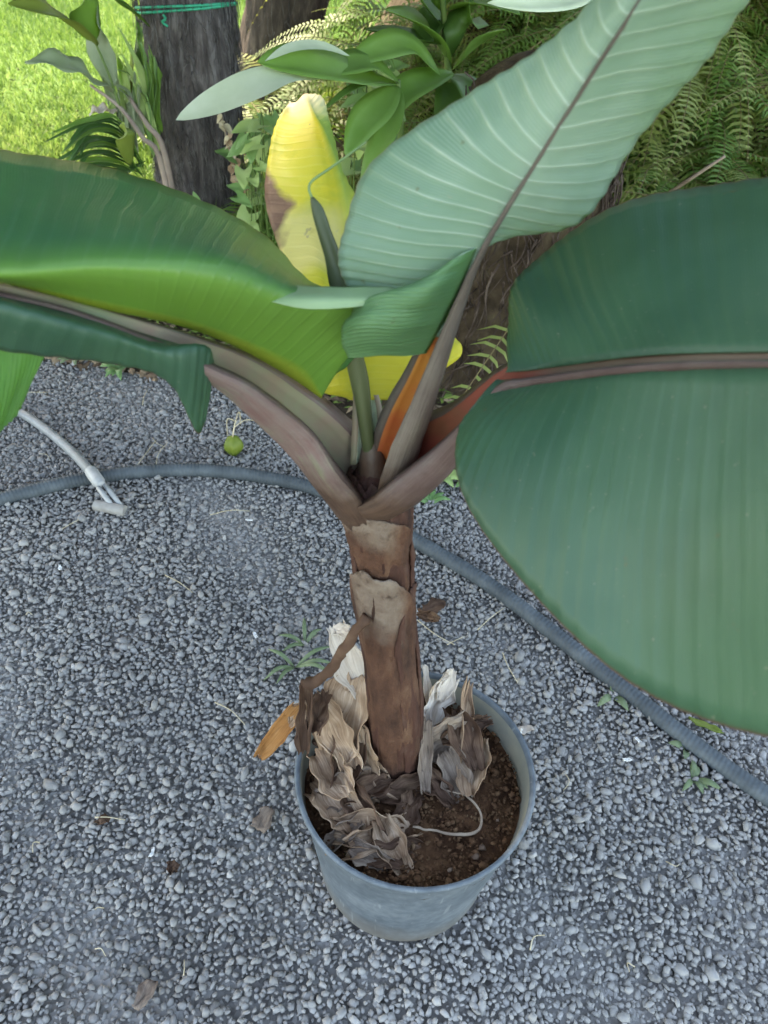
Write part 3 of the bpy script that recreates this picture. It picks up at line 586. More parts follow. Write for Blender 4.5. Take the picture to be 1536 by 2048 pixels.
dl(850, 1330, .34, 855, 1400, .30, .006, .6, .2, .001, 'dry_pale', 21.7, up=(.3, -1, .4))
dl(980, 1440, .285, 900, 1480, .27, .014, 1.2, .4, .006, 'dry_brown', 22.3)
dl(835, 1225, .41, 875, 1240, .415, .010, 1.2, .4, .005, 'dry_brown', 23.3)
dl(780, 1560, .265, 700, 1600, .258, .018, 1.2, .3, .006, 'dry_brown', 24.1)
dl(830, 1590, .25, 800, 1650, .246, .02, .9, -.4, .006, 'dry_brown', 25.0)
dl(655, 1585, .262, 700, 1660, .268, .034, 1.3, -.6, .007, 'dry_tan', 26.2)
dl(690, 1560, .275, 750, 1650, .27, .03, 1.4, -.5, .007, 'dry_brown', 27.3)
dl(705, 1690, .256, 775, 1725, .252, .02, 1.4, -.6, .006, 'dry_grey', 28.4)
dl(760, 1640, .258, 800, 1730, .252, .024, 1.2, -.5, .006, 'dry_tan', 29.1)
dl(640, 1500, .285, 690, 1580, .272, .03, 1.2, .4, .007, 'dry_tan', 30.7)
dl(700, 1430, .33, 735, 1540, .28, .024, 1.0, -.3, .006, 'dry_tan', 31.5, up=(-.4, -1, .5))
dl(650, 1385, .375, 640, 1450, .34, .022, 1.3, .3, .006, 'dry_brown', 32.5, up=(-.4, -1, .3))
dl(905, 1420, .30, 940, 1520, .268, .022, 1.1, .3, .006, 'dry_brown', 33.5, up=(.2, -1, .6))
dl(850, 1545, .262, 900, 1600, .252, .018, 1.1, -.3, .006, 'dry_brown', 34.5)

# ------------------------------------------------------------------ pot
PC = np.array([.069, .566, 0])
pot = thing('plant_pot', PC, 'weathered blue grey plastic nursery pot holding the banana plant', 'plant pot')
def lathe(name, prof, mats, parent, n=72, mi=None, wob=.0):
    V = []; 
    for (r_, z_) in prof:
        for j in range(n):
            a = 2 * math.pi * j / n; rr = r_ * (1 + wob * math.sin(2 * a + .6) + .3 * wob * math.sin(5 * a))
            V.append((PC[0] + rr * math.cos(a), PC[1] + rr * math.sin(a), z_))
    Fc = grid_faces(len(prof), n, True)[:, ::-1]
    return link(name, meshdata(name, V, Fc, mats, mi=None if mi is None else np.repeat(mi, n)), parent)
lathe('pot_wall', [(.0, .004), (.118, .004), (.127, .006), (.1315, .012), (.133, .02), (.1348, .03), (.1372, .07), (.1452, .13), (.1522, .19), (.1572, .243), (.1582, .246), (.1592, .252)], MT['pot'], pot, wob=.006)
lathe('pot_rim', [(.1592, .251), (.1608, .2535), (.1636, .268), (.1656, .2752), (.1674, .2768), (.1680, .281), (.1668, .2838), (.1640, .2842), (.1612, .2825), (.1600, .277), (.1568, .25), (.1490, .20)], [MT['pot'], MT['pot_in']], pot, mi=[0] * 9 + [1] * 2, wob=.006)
V = [(PC[0], PC[1], .245)]; nr_, na = 22, 56
for i in range(1, nr_ + 1):
    for j in range(na):
        a = 2 * math.pi * j / na; r_ = .1555 * i / nr_; x, y = PC[0] + r_ * math.cos(a), PC[1] + r_ * math.sin(a)
        V.append((x, y, .238 + .010 * nz((x, y, 0), 22) + .006 * nz((x, y, 3), 60) - .006 * (i / nr_) ** 3 + .008 * max(0, 1 - np.hypot(x - BASE[0], y - BASE[1]) / .07)))
Fc = [(0, 1 + j, 1 + (j + 1) % na) for j in range(na)] + [tuple(1 + q for q in f) for f in grid_faces(nr_, na, True)]
link('soil', meshdata('soil', V, Fc, MT['soil']), pot)
n = 2600; a = RG.uniform(0, 2 * math.pi, n); q = .152 * np.sqrt(RG.random(n)); cl = stones('soil_crumbs', np.stack([PC[0] + q * np.cos(a), PC[1] + q * np.sin(a), RG.normal(.241, .004, n)], -1), np.exp(RG.normal(math.log(.0024), .4, n)), MT['clod'], RG.random(n), kind='stuff')
cl.parent = pot; cl.matrix_parent_inverse = Matrix.Translation(-Vector(pot.location))
for i, (px, py, s_) in enumerate([(965, 1695, .006), (952, 1712, .005), (995, 1640, .004), (900, 1740, .004)]):
    g = gnd(px, py, .247); o = stones('clod', np.array([g]), np.array([s_]), MT['scar'], np.array([.6])); o.parent = pot; o.matrix_parent_inverse = Matrix.Translation(-Vector(pot.location))
# dry twine like stalk looping over the soil
V, Fc = tube(cat([gnd(*p) for p in [(890, 1580, .252), (930, 1590, .256), (958, 1620, .256), (960, 1655, .252), (930, 1668, .25), (870, 1662, .251), (825, 1655, .252)]], 40), np.interp(np.linspace(0, 1, 40), [0, .5, 1], [.0012, .0022, .0016]), 7)
V += np.array([[.003 * nz(v, 60), .003 * nz(v, 60, 3), .0015 * nz(v, 150, 9)] for v in V])
link('dry_stalk', meshdata('dry_stalk', V, Fc, MT['stick']), None, label='thin dry stalk bent in a loop on the pot soil', cat='dry stalk')

# ------------------------------------------------------------------ hoses
def hose_path(pts, r_, n): return cat([gnd(px, py, z) for px, py, z in pts], n)
HP = hose_path([(-420, 1150, .02), (-200, 1060, .02), (0, 1000, .019), (190, 955, .019), (380, 938, .019), (560, 960, .019), (690, 1000, .019), (840, 1088, .019), (1000, 1185, .019), (1200, 1340, .019), (1380, 1480, .019), (1536, 1592, .019), (1900, 1830, .019)], .018, 400)
sl = np.r_[0, np.cumsum(np.linalg.norm(np.diff(HP, axis=0), axis=1))]; N_ = int(sl[-1] / .0021)
ss = np.linspace(0, sl[-1], N_); HP = np.stack([np.interp(ss, sl, HP[:, i]) for i in range(3)], -1)
HP[:, 2] += .002 * np.sin(ss * 5) + .001 * np.sin(ss * 13)
V, Fc = tube(HP, .0168, 14)
V = V.reshape(N_, 14, 3); ph = (ss / .0088)[:, None] + np.arange(14)[None] / 14.0
V = HP[:, None] + (V - HP[:, None]) * (1 + .038 * np.sin(2 * math.pi * ph))[..., None]
link('corrugated_hose', meshdata('corrugated_hose', V.reshape(-1, 3), Fc, MT['hose']), None, label='long blue grey corrugated hose curving across the gravel behind the pot', cat='hose')
sh = thing('spray_hose', gnd(200, 960, 0), 'pale grey thin hose ending in a plastic fitting beside the corrugated hose', 'hose')
HP2 = cat([gnd(-260, 705, .013), gnd(-120, 750, .013), gnd(30, 820, .013), gnd(95, 862, .014), gnd(145, 905, .022), gnd(185, 948, .045)], 220)
V, Fc = tube(HP2, .0115 * (1 + .06 * np.sin(np.arange(220) * 2.1)), 12); link('hose_tube', meshdata('hose_tube', V, Fc, MT['hose2']), sh)
A_, B_ = gnd(180, 940, .044), gnd(203, 972, .042)
V, Fc = tube(cat([A_, A_ * .7 + B_ * .3, A_ * .35 + B_ * .65, B_], 14), np.interp(np.linspace(0, 1, 14), [0, .1, .8, .85, 1], [.013, .0155, .0155, .013, .012]), 16); link('collar', meshdata('collar', V, Fc, MT['fit']), sh)
C_ = gnd(236, 1016, .016)
for s_ in (-1, 1):
    off = nrm(np.cross(C_ - B_, Z)) * .0085 * s_
    V, Fc = tube(np.array([B_ + off, B_ * .5 + C_ * .5 + off, C_ + off]), .0062, 8); link('prong', meshdata('prong', V, Fc, MT['fit']), sh)
D0, D1 = gnd(190, 1010, .016), gnd(250, 1022, .014)
ax = nrm(D1 - D0); T_, S_, U_ = frames(np.array([D0, D1]))
def pipe(A, B, ro, ri, mat, parent, name):
    P = np.array([A + (B - A) * .0, A, B, B, A + (B - A) * .1]); V = []; n = 18; t = nrm(B - A); s = nrm(np.cross(t, Z)); u = np.cross(s, t)
    for p, r_ in ((A + t * .015, ri), (A, ri), (A, ro), (B, ro), (B, .001)):
        for j in range(n): V.append(p + r_ * (math.cos(2 * math.pi * j / n) * s + math.sin(2 * math.pi * j / n) * u))
    Fc = [tuple(f) for f in grid_faces(5, n, True)] + [tuple(range(n))]
    o = link(name, meshdata(name, V, Fc, mat, False), parent); return o
pipe(D0, D1, .0135, .006, MT['fit2'], sh, 'cross_tube')
V, Fc = tube(np.array([D0 + ax * .0005 + 0, D0 + ax * .004]), .0062, 12); link('inner_ring', meshdata('inner_ring', V, Fc, MT['fit']), sh)

# ------------------------------------------------------------------ palm trunks
def palm(name, p0, p1, r0, r1, mat, label, fib, seed, zb=-.05, ztop=2.1):
    d = (p1 - p0) / (p1[2] - p0[2]); A = p0 + d * (zb - p0[2]); B = p0 + d * (ztop - p0[2])
    t = thing(name, A, label, 'palm tree', 'palm trunks at the edge of the lawn'); N, n = 150, 46
    P = A + (B - A) * np.linspace(0, 1, N)[:, None]; R = np.linspace(r0, r1, N) * (1 + .35 * np.exp(-np.linspace(0, ztop - zb, N) / .12))
    V, Fc = tube(P, R, n, up=(0, 1, .1)); V = V.reshape(N, n, 3)
    for i in range(N):
        for j in range(n):
            dd = (V[i, j] - P[i]) / R[i]; zz = V[i, j][2]
            V[i, j] += dd * (.016 * nz((dd[0] * 2 + seed, dd[1] * 2, zz * 2.2)) + .012 * nz((dd[0] * 8, dd[1] * 8 + seed, zz * 3.5)) + .008 * nz((dd[0] * 20, dd[1] * 20, zz * 7)))
    link('trunk', meshdata('trunk', V.reshape(-1, 3), Fc, mat), t)
    Vs = []
    for k in range(fib):
        a = rnd.uniform(0, 2 * math.pi); z0 = rnd.uniform(.02, ztop * .75); ln = rnd.uniform(.05, .2); f = (z0 - zb) / (ztop - zb); i = min(N - 1, int(f * N))
        c0 = P[i]; r_ = R[i] + rnd.uniform(0, .012); pts = []
        for q in range(5):
            aa = a + rnd.uniform(-.05, .05) + q * rnd.uniform(-.03, .03); pts.append(c0 + np.array([math.cos(aa) * (r_ + .004 * q), math.sin(aa) * (r_ + .004 * q), -ln * q / 4]))
        Vs.append(tube(cat(pts, 6), np.linspace(.0016, .0007, 6), 3))
    V, Fc = merge(Vs); link('fibre_mat', meshdata('fibre_mat', V, Fc, MT['fibre']), t, kind='stuff')
    return t, A, d
T1, A1, d1 = palm('palm_tree', at(408, 420, 2.9), at(372, 20, 2.9), .143, .150, MT['trunk'], 'thick dark fibrous palm trunk with a green string tied round it', 2200, 1)
T2, A2, d2 = palm('palm_tree', at(545, 160, 4.3), at(572, 20, 4.3), .19, .17, MT['trunk2'], 'farther brown palm trunk standing behind the yellow leaf', 300, 5)
def shade_crown(t, top, cx, cy, zc_, rx, ry, rz, nl, size, holes=()):
    n = nl; an_ = RG.uniform(0, 2 * math.pi, n); rr = np.sqrt(RG.random(n)) * (1 + .06 * np.sin(an_ * 7))
    P = np.stack([np.cos(an_) * rr * rx, np.sin(an_) * rr * ry, RG.uniform(-1, 1, n) * rz * (1.05 - .5 * rr ** 2)], -1) + np.array([cx, cy, zc_])
    P[:, 2] += .12 * np.sin(P[:, 0] * 4) * np.cos(P[:, 1] * 3)
    k = np.ones(n, bool)
    for (hx, hy, hr) in holes:
        f = (zc_ - P[:, 2]) / math.tan(SUN_EL); qx, qy = P[:, 0] + f * math.sin(SUN_AZ), P[:, 1] + f * math.cos(SUN_AZ); k &= np.hypot(qx - hx, qy - hy) > hr
    P = P[k]; n = len(P); a = RG.normal(size=(n, 3)); a /= np.linalg.norm(a, axis=1)[:, None]; b_ = np.cross(a, RG.normal(size=(n, 3))); b_ /= np.linalg.norm(b_, axis=1)[:, None]
    s_ = (size * RG.uniform(.7, 1.3, n))[:, None]; V = np.stack([P - a * s_, P + b_ * s_ * .4, P + a * s_, P - b_ * s_ * .4], 1).reshape(-1, 3); i4 = np.arange(n) * 4
    link('shade_crown', meshdata('shade_crown', V, np.stack([i4, i4 + 1, i4 + 2, i4 + 3], -1), MT['shade_crown'], False), t, kind='stuff')
    for q in range(9):
        an = q / 9 * 6.28; stalk_v = [top, top * .5 + np.array([cx + math.cos(an) * rx * .5, cy + math.sin(an) * ry * .5, zc_]) * .5 + np.array([0, 0, .2]), np.array([cx + math.cos(an) * rx * .8, cy + math.sin(an) * ry * .8, zc_])]
        V, Fc = tube(cat(stalk_v, 12), np.linspace(.03, .008, 12), 6); link('limb', meshdata('limb', V, Fc, MT['trunk']), t)
shade_crown(T1, A1 + d1 * (1.95 - A1[2]), -1.1, 2.6, 2.0, 2.2, 2.1, 0.38, 24000, .10, holes=[(-.89, 1.97, .17)])  # unseen foliage added to shade the yard; hole lets sun onto yellow leaf
zc = at(372, 34, 2.76)[2]; cc = A1 + d1 * (zc - A1[2]); sg = []
for k in range(2):
    a = np.linspace(0, 2 * math.pi, 60); rr = .158 + .003 * np.sin(a * 5 + k)
    sg.append(tube(np.stack([cc[0] + rr * np.cos(a), cc[1] + rr * np.sin(a), zc + .008 * k + .006 * np.sin(a + 2 + k) + .02 * np.cos(a + .8)], -1), .0042, 6, caps=False))
kn = np.array([cc[0] - .03, cc[1] - .163, zc - .004]); sg.append(tube(cat([kn + np.array(q) for q in [(0, 0, .01), (.008, -.006, 0), (-.004, -.006, -.008), (.012, -.004, -.02)]], 12), .004, 6))
V, Fc = merge(sg); link('green_string', meshdata('green_string', V, Fc, MT['string']), None, label='bright green string tied round the thick dark palm trunk', cat='string')

# root covered stump at the right of the crown
sb = gnd(985, 760, 0); sb = np.array([sb[0] + .03, 2.12, 0])
stump = thing('tree_stump', sb, 'dark brown stump matted with thin roots behind the stem', 'stump')
N, n = 40, 40; zz = np.linspace(-.05, .88, N); V = []
for z_ in zz:
    r_ = .205 + .10 * math.exp(-max(z_, 0) / .12) - .03 * z_ if z_ < .8 else .17 * math.sqrt(max(.02, (.88 - z_) / .08))
    for j in range(n):
        a = 2 * math.pi * j / n; dd = np.array([math.cos(a), math.sin(a), 0])
        rr = r_ * (1 + .16 * nz((dd[0] * 2.5, dd[1] * 2.5, z_ * 3)) + .10 * nz((dd[0] * 9, dd[1] * 9, z_ * 6)) + .05 * nz((dd[0] * 22, dd[1] * 22, z_ * 10)))
        V.append(sb + dd * rr + Z * z_)
link('stump_body', meshdata('stump_body', V, [tuple(f) for f in grid_faces(N, n, True)] + [tuple(range((N - 1) * n, N * n))[::-1]], MT['bed']), stump)
Vs = []
for k in range(330):
    a = rnd.uniform(-math.pi, .3); z0 = rnd.uniform(.1, .85); ln = rnd.uniform(.08, .3); pts = []
    for q in range(6):
        a += rnd.uniform(-.12, .12); z_ = max(.0, z0 - ln * q / 5); r_ = .215 + .10 * math.exp(-z_ / .12) - .03 * z_ + rnd.uniform(-.005, .03); pts.append(sb + np.array([math.cos(a) * r_, math.sin(a) * r_, z_]))
    Vs.append(tube(cat(pts, 9), np.linspace(rnd.uniform(.0015, .004), .001, 9), 4))
V, Fc = merge(Vs); link('root_mat', meshdata('root_mat', V, Fc, MT['root']), stump, kind='stuff')

# ------------------------------------------------------------------ plants behind
def lance(pts, W, fold=.25, nu=18, nv=5, wave=.0, twist=0.0, up=(0, -.4, 1), peak=.45, seed=0, tipw=0):
    P = cat(pts, nu); T, S, U = frames(P, up); V = []
    for i in range(nu):
        t = i / (nu - 1); wd = W * (math.sin(math.pi * t ** (math.log(.5) / math.log(peak))) ** .75 + .02)
        tw = twist * t; sn, cn = math.sin(tw), math.cos(tw)
        for j in range(nv):
            q = j / (nv - 1) * 2 - 1; a = q * wd; b = fold * abs(q) * wd + wave * math.sin(t * 17 + seed + (1.5 if q > 0 else 0)) * abs(q)
            V.append(P[i] + S[i] * (a * cn - b * sn) + U[i] * (a * sn + b * cn))
    return V, grid_faces(nu, nv)
def leafpart(parent, pts, W, mat, label=None, name='leaf', **k):
    V, Fc = lance(pts, W, **k); o = link(name, meshdata(name, V, Fc, MT[mat]), parent)
    if label: o['label'] = label
    md = o.modifiers.new('thickness', 'SOLIDIFY'); md.thickness = .0008; md.offset = 0
    return o
def stalk(parent, pts, r0, r1, mat, name='stalk', n=7, N=16):
    V, Fc = tube(cat(pts, N), np.linspace(r0, r1, N), n); return link(name, meshdata(name, V, Fc, MT[mat]), parent)
def A(*pts): return [at(*p) for p in pts]

# broad-leaved plant in the middle
g1 = thing('ginger_plant', np.array([*at(800, 330, 2.25)[:2], .05]), 'broad leaved green plant whose pale long leaf reaches in front of the palm', 'ginger plant')
b1 = np.array(g1.location)
stalk(g1, [b1, at(800, 300, 2.24), at(796, 160, 2.22)], .012, .007, 'greenstem')
LL = leafpart(g1, A((796, 168, 2.22), (730, 160, 2.12), (650, 140, 2.03), (580, 128, 1.97), (515, 124, 1.93)), .058, 'ginger', 'long leaf arching left with its pale underside turned up at the tip', fold=.3, twist=.3, peak=.5, nu=26)
V, Fc = lance(A((640, 158, 2.0), (570, 150, 1.94), (500, 175, 1.89), (425, 208, 1.86), (352, 240, 1.83)), .05, .12, 22, 5, peak=.55); link('leaf_tip', meshdata('leaf_tip', V, Fc, MT['ginger_pale']), LL)
V, Fc = lance(A((700, 112, 2.07), (645, 92, 2.03), (585, 95, 1.98), (530, 122, 1.935)), .02, .1, 12, 5); link('leaf_fold', meshdata('leaf_fold', V, Fc, MT['ginger_pale']), LL)
leafpart(g1, A((800, 165, 2.22), (740, 128, 2.16), (690, 135, 2.1), (640, 150, 2.06)), .05, 'ginger', fold=.2)
leafpart(g1, A((795, 170, 2.22), (760, 215, 2.15), (722, 255, 2.08), (690, 310, 2.0)), .045, 'ginger', fold=.35, twist=.4)
leafpart(g1, A((800, 175, 2.22), (780, 250, 2.12), (750, 320, 2.05), (720, 410, 1.98)), .035, 'ginger', fold=.3, twist=-.5)
leafpart(g1, A((880, 150, 2.35), (820, 95, 2.3), (760, 100, 2.22), (692, 128, 2.15)), .045, 'ginger', fold=.3, twist=.5)
leafpart(g1, A((905, 145, 2.4), (850, 165, 2.3), (805, 195, 2.22), (780, 240, 2.15)), .05, 'ginger', fold=.3)
leafpart(g1, A((790, 172, 2.2), (730, 168, 2.12), (690, 185, 2.05), (640, 225, 2.0)), .012, 'ginger_dark', fold=.2)
g2 = thing('ginger_plant', np.array([*at(905, 330, 2.5)[:2], .06]), 'dark green broad leaved plant at the top behind the upright banana leaf', 'ginger plant')
b2 = np.array(g2.location); stalk(g2, [b2, at(905, 280, 2.5), at(895, 120, 2.48), at(880, -60, 2.45)], .013, .008, 'greenstem')
for i, (a, b_, c_, W) in enumerate([((900, 130, 2.5), (850, 60, 2.42), (770, 20, 2.35), .06), ((900, 120, 2.5), (930, 60, 2.45), (935, -40, 2.4), .06), ((890, 60, 2.5), (840, 0, 2.45), (800, -80, 2.4), .07), ((905, 140, 2.5), (960, 90, 2.45), (1010, 60, 2.38), .05),
                                    ((895, 150, 2.5), (900, 210, 2.42), (880, 290, 2.35), .05), ((890, 90, 2.5), (820, 80, 2.4), (730, 60, 2.3), .055), ((880, 20, 2.5), (900, -40, 2.4), (960, -100, 2.3), .06), ((900, 150, 2.5), (930, 175, 2.42), (950, 240, 2.36), .045), ((905, 60, 2.55), (870, 40, 2.5), (835, 110, 2.42), .05), ((900, 20, 2.5), (960, 10, 2.4), (1040, 30, 2.3), .05)]):
    leafpart(g2, A(a, b_, c_), W, 'ginger_dark' if i % 3 else 'ginger', fold=.3, twist=rnd.uniform(-.6, .6), peak=.5)
leafpart(g2, A((1230, -60, 2.0), (1160, -10, 1.95), (1080, 6, 1.9), (975, 6, 1.85)), .035, 'ginger_pale', 'pale leaf tip hanging in at the top edge', fold=.3, twist=.5, peak=.4)

# heliconia like plant left of the palm
g3 = thing('heliconia_plant', gnd(320, 330, .12) * np.array([1, 1, 0]) + np.array([0, 0, .0]), 'loose leafy plant with pinkish stalks left of the palm trunk', 'leafy plant')
b3 = at(322, 325, 2.62)
stalk(g3, [np.array([b3[0] + .02, b3[1], 0]), b3, at(285, 275, 2.6), at(240, 215, 2.58), at(180, 170, 2.56)], .011, .004, 'pinkstem')
stalk(g3, [np.array([b3[0] + .03, b3[1] + .03, 0]), at(330, 310, 2.66), at(295, 250, 2.66), at(255, 190, 2.66)], .012, .006, 'pinkstem')
stalk(g3, A((240, 215, 2.58), (222, 160, 2.58), (205, 118, 2.58), (188, 80, 2.58)), .004, .003, 'greenstem')
leafpart(g3, A((195, 92, 2.58), (145, 55, 2.5), (95, 25, 2.42), (15, 8, 2.34)), .05, 'ginger_olive', fold=.35, twist=.3)
leafpart(g3, A((190, 85, 2.58), (178, 40, 2.55), (172, 0, 2.52), (165, -60, 2.5)), .05, 'ginger', fold=.3)
leafpart(g3, A((225, 185, 2.57), (170, 150, 2.5), (120, 125, 2.45), (50, 122, 2.4)), .04, 'ginger_grey', 'grey green ruffled leaf pointing left over the lawn', fold=.3, wave=.01, twist=.3)
leafpart(g3, A((228, 175, 2.6), (205, 110, 2.6), (200, 60, 2.6), (195, 10, 2.58)), .04, 'ginger_grey', fold=.3)
leafpart(g3, A((300, 55, 2.75), (265, 25, 2.7), (235, 5, 2.66), (215, -20, 2.62)), .03, 'ginger_dark', fold=.3)
for (x0, y0, x1, y1, m_) in [(245, 215, 275, 60, 'ginger_grey'), (258, 225, 262, 80, 'ginger_olive'), (290, 240, 285, 90, 'ginger_grey'), (300, 250, 300, 110, 'ginger_olive'), (280, 120, 272, 40, 'ginger_dark'), (250, 210, 235, 110, 'ginger'), (270, 230, 290, 130, 'ginger_grey')]:
    leafpart(g3, A((x0 + 10, y0 + 40, 2.72), (x0, y0, 2.7), ((x0 + x1) / 2 + 6, (y0 + y1) / 2, 2.7), (x1, y1, 2.68)), .018, m_, fold=.3, twist=.4)
for i in range(22):
    x0 = rnd.uniform(232, 318); x1 = x0 + rnd.uniform(-70, 15); y0 = rnd.uniform(200, 300); leafpart(g3, A((x0 + 8, y0 + 40, 2.7), (x0, y0, 2.68), ((x0 + x1) / 2 + 8, y0 - 70, 2.66), (x1, y0 - rnd.uniform(90, 150), 2.62)), rnd.uniform(.009, .016), rnd.choice(['ginger', 'arrow_d', 'ginger_grey', 'arrow']), fold=.3, twist=rnd.uniform(-.5, .5))
o = leafpart(g3, A((235, 225, 2.62), (205, 222, 2.58), (178, 228, 2.55)), .02, 'dry_pale', fold=.5, wave=.008); o['label'] = 'dry white leaf scrap caught on the stalks'

# strap leaves low in the left
g4 = thing('strap_plant', np.array([*at(285, 340, 2.45)[:2], 0]), 'low plant with arching dark strap leaves below the palm at left', 'strap plant')
for i in range(16):
    y0 = 250 + i * 7; x1 = 100 + rnd.uniform(-20, 60); leafpart(g4, A((292, 330 + rnd.uniform(-10, 40), 2.5), (240, y0 - 6, 2.42), (180, y0 - 14 + rnd.uniform(-6, 6), 2.35), (x1, y0 + 24 + rnd.uniform(-8, 14), 2.28)), rnd.uniform(.010, .017), 'strap' if i % 4 else 'ginger', fold=.35, peak=.5)
leafpart(g4, A((262, 330, 2.4), (255, 290, 2.36), (250, 268, 2.34), (246, 245, 2.33)), .03, 'ginger_olive', fold=.2)

# arrowhead vines
def arrow_leaf(c0, d, up, s):
    d = nrm(d); sd_ = nrm(np.cross(d, up)); u = np.cross(sd_, d); V = []; nu, nv = 11, 7
    for i in range(nu):
        t = i / (nu - 1); wd = .42 * (math.sin(math.pi * min(1, .12 + .88 * t) ** .55) ** .8 if t < 1 else 0)
        for j in range(nv):
            q = j / (nv - 1) * 2 - 1; back = -.32 * abs(q) ** 1.5 * (1 - t) ** 2
            V.append(c0 + s * (d * (t + back) + sd_ * q * wd + u * (.3 * abs(q) * wd - .25 * t * t + .03 * math.sin(t * 9 + q * 3))))
    return V, grid_faces(nu, nv)
def vine(label, px0, px1, py0, py1, Y0, Y1, cnt, mats, s0, s1):
    c0 = at((px0 + px1) / 2, (py0 + py1) / 2, (Y0 + Y1) / 2); t = thing('arrowhead_vine', np.array([c0[0], c0[1], .02]), label, 'vine', 'arrowhead vines under the palms')
    for i in range(cnt):
        c1 = at(rnd.uniform(px0, px1), rnd.uniform(py0, py1), rnd.uniform(Y0, Y1)); c1[2] = max(c1[2], float(hz(c1[0], c1[1])) + .03)
        V, Fc = arrow_leaf(c1, (rnd.uniform(-1, 1), rnd.uniform(-1, .2), rnd.uniform(-.5, .3)), (rnd.uniform(-.3, .3), -.5, 1), rnd.uniform(s0, s1))
        link('leaf', meshdata('leaf', V, Fc, MT[mats[i % len(mats)]]), t)
        if i % 2 == 0: stalk(t, [np.array([c1[0] + rnd.uniform(-.05, .05), c1[1] + .08, float(hz(c1[0], c1[1] + .08))]), c1 + np.array([0, .05, -.01]), c1], .002, .0015, 'greenstem', n=4, N=5)
vine('pale arrowhead leaved vine right of the yellow leaf tip', 690, 790, 130, 240, 2.6, 3.2, 46, ['arrow', 'arrow', 'arrow_d'], .05, .09)
vine('arrowhead leaved vine between palm trunk and yellow leaf', 465, 545, 230, 420, 2.4, 2.9, 36, ['arrow_d', 'arrow_d', 'arrow'], .04, .08)
vine('arrowhead leaved vine beside the pale edge of the upright leaf', 700, 830, 260, 350, 2.2, 2.7, 24, ['arrow', 'arrow_d'], .05, .08)
vine('green arrowhead leaved vine at the foot of the palm trunk', 300, 520, 400, 560, 2.2, 2.7, 26, ['arrow_d', 'arrow'], .05, .09)

# ferns
def frond_mesh(name, L, npair, plen, droop, mat, wd=.008, rag=.1):
    Vs = []; N = 22; t = np.linspace(0, 1, N); P = np.stack([L * t * (1 - .18 * t * t * droop), .02 * np.sin(t * 3), L * (.35 * t - droop * .75 * t * t)], -1)
    Vs.append(tube(P, np.linspace(.0028, .0009, N), 4)); nr0 = len(Vs[0][1])
    for i in range(npair):
        s = .1 + .9 * (i + .5) / npair; p = np.array([np.interp(s, t, P[:, k]) for k in range(3)]); tg = nrm(np.array([np.interp(min(1, s + .03), t, P[:, k]) - np.interp(max(0, s - .03), t, P[:, k]) for k in range(3)]))
        l = plen * min(1, (s - .02) * 4) * (1 - s ** 2.2) + .006
        for sg_ in (-1, 1):
            if rnd.random() < rag * .5: continue
            d = nrm(np.array([0, sg_, 0]) + tg * .3 + np.array([0, 0, rnd.uniform(-.25, .1)])); l2 = l * rnd.uniform(.85, 1.1); w2 = tg * wd * (.6 + .4 * l / plen)
            a, b_ = p + d * l2 * .5 + Z * l2 * .06, p + d * l2 - Z * l2 * rnd.uniform(.05, .25)
            Vs.append(([p - w2 * .5, p + w2 * .5, a + w2 * .55, a - w2 * .45, b_], [(0, 1, 2, 3), (3, 2, 4)]))
    V, Fc = merge(Vs); return meshdata(name, V, Fc, [MT['rachis'], MT[mat]], False, mi=[0] * nr0 + [1] * (len(Fc) - nr0))
FR = {'g': [frond_mesh('frond', .75, 36, .085, .9, 'fern', .011), frond_mesh('frond', .9, 44, .10, 1.2, 'fern', .011), frond_mesh('frond', .6, 32, .075, .7, 'fern', .010, .3)],
      'o': [frond_mesh('frond', .8, 34, .10, 1.2, 'fern_o', .012), frond_mesh('frond', .95, 38, .105, 1.5, 'fern_o', .012, .3), frond_mesh('frond', .65, 30, .085, .9, 'fern_o', .011)],
      'b': [frond_mesh('frond', .6, 28, .05, 1.6, 'fern_b', .006, .6), frond_mesh('frond', .5, 26, .045, 1.3, 'fern_b', .006, .6)]}
def fern(loc, nf, kinds, label, spread=math.pi, face=-math.pi / 2, sc=1.0):
    t = thing('fern_plant', loc, label, 'fern', 'ferns on the bank')
    for i in range(nf):
        o = bpy.data.objects.new('frond', rnd.choice(FR[kinds[i % len(kinds)]])); COL.objects.link(o); o.parent = t
        o.rotation_euler = (rnd.uniform(-.35, .35), rnd.uniform(-.75, .25), face + rnd.uniform(-spread, spread)); s = rnd.uniform(.75, 1.2) * sc; o.scale = (s, s, s)
        o.location = (rnd.uniform(-.04, .04), rnd.uniform(-.04, .04), rnd.uniform(0, .05))
def onb(px, py, Y, dz=0.0):
    p = at(px, py, Y); return np.array([p[0], p[1], float(hz(p[0], p[1])) + dz])
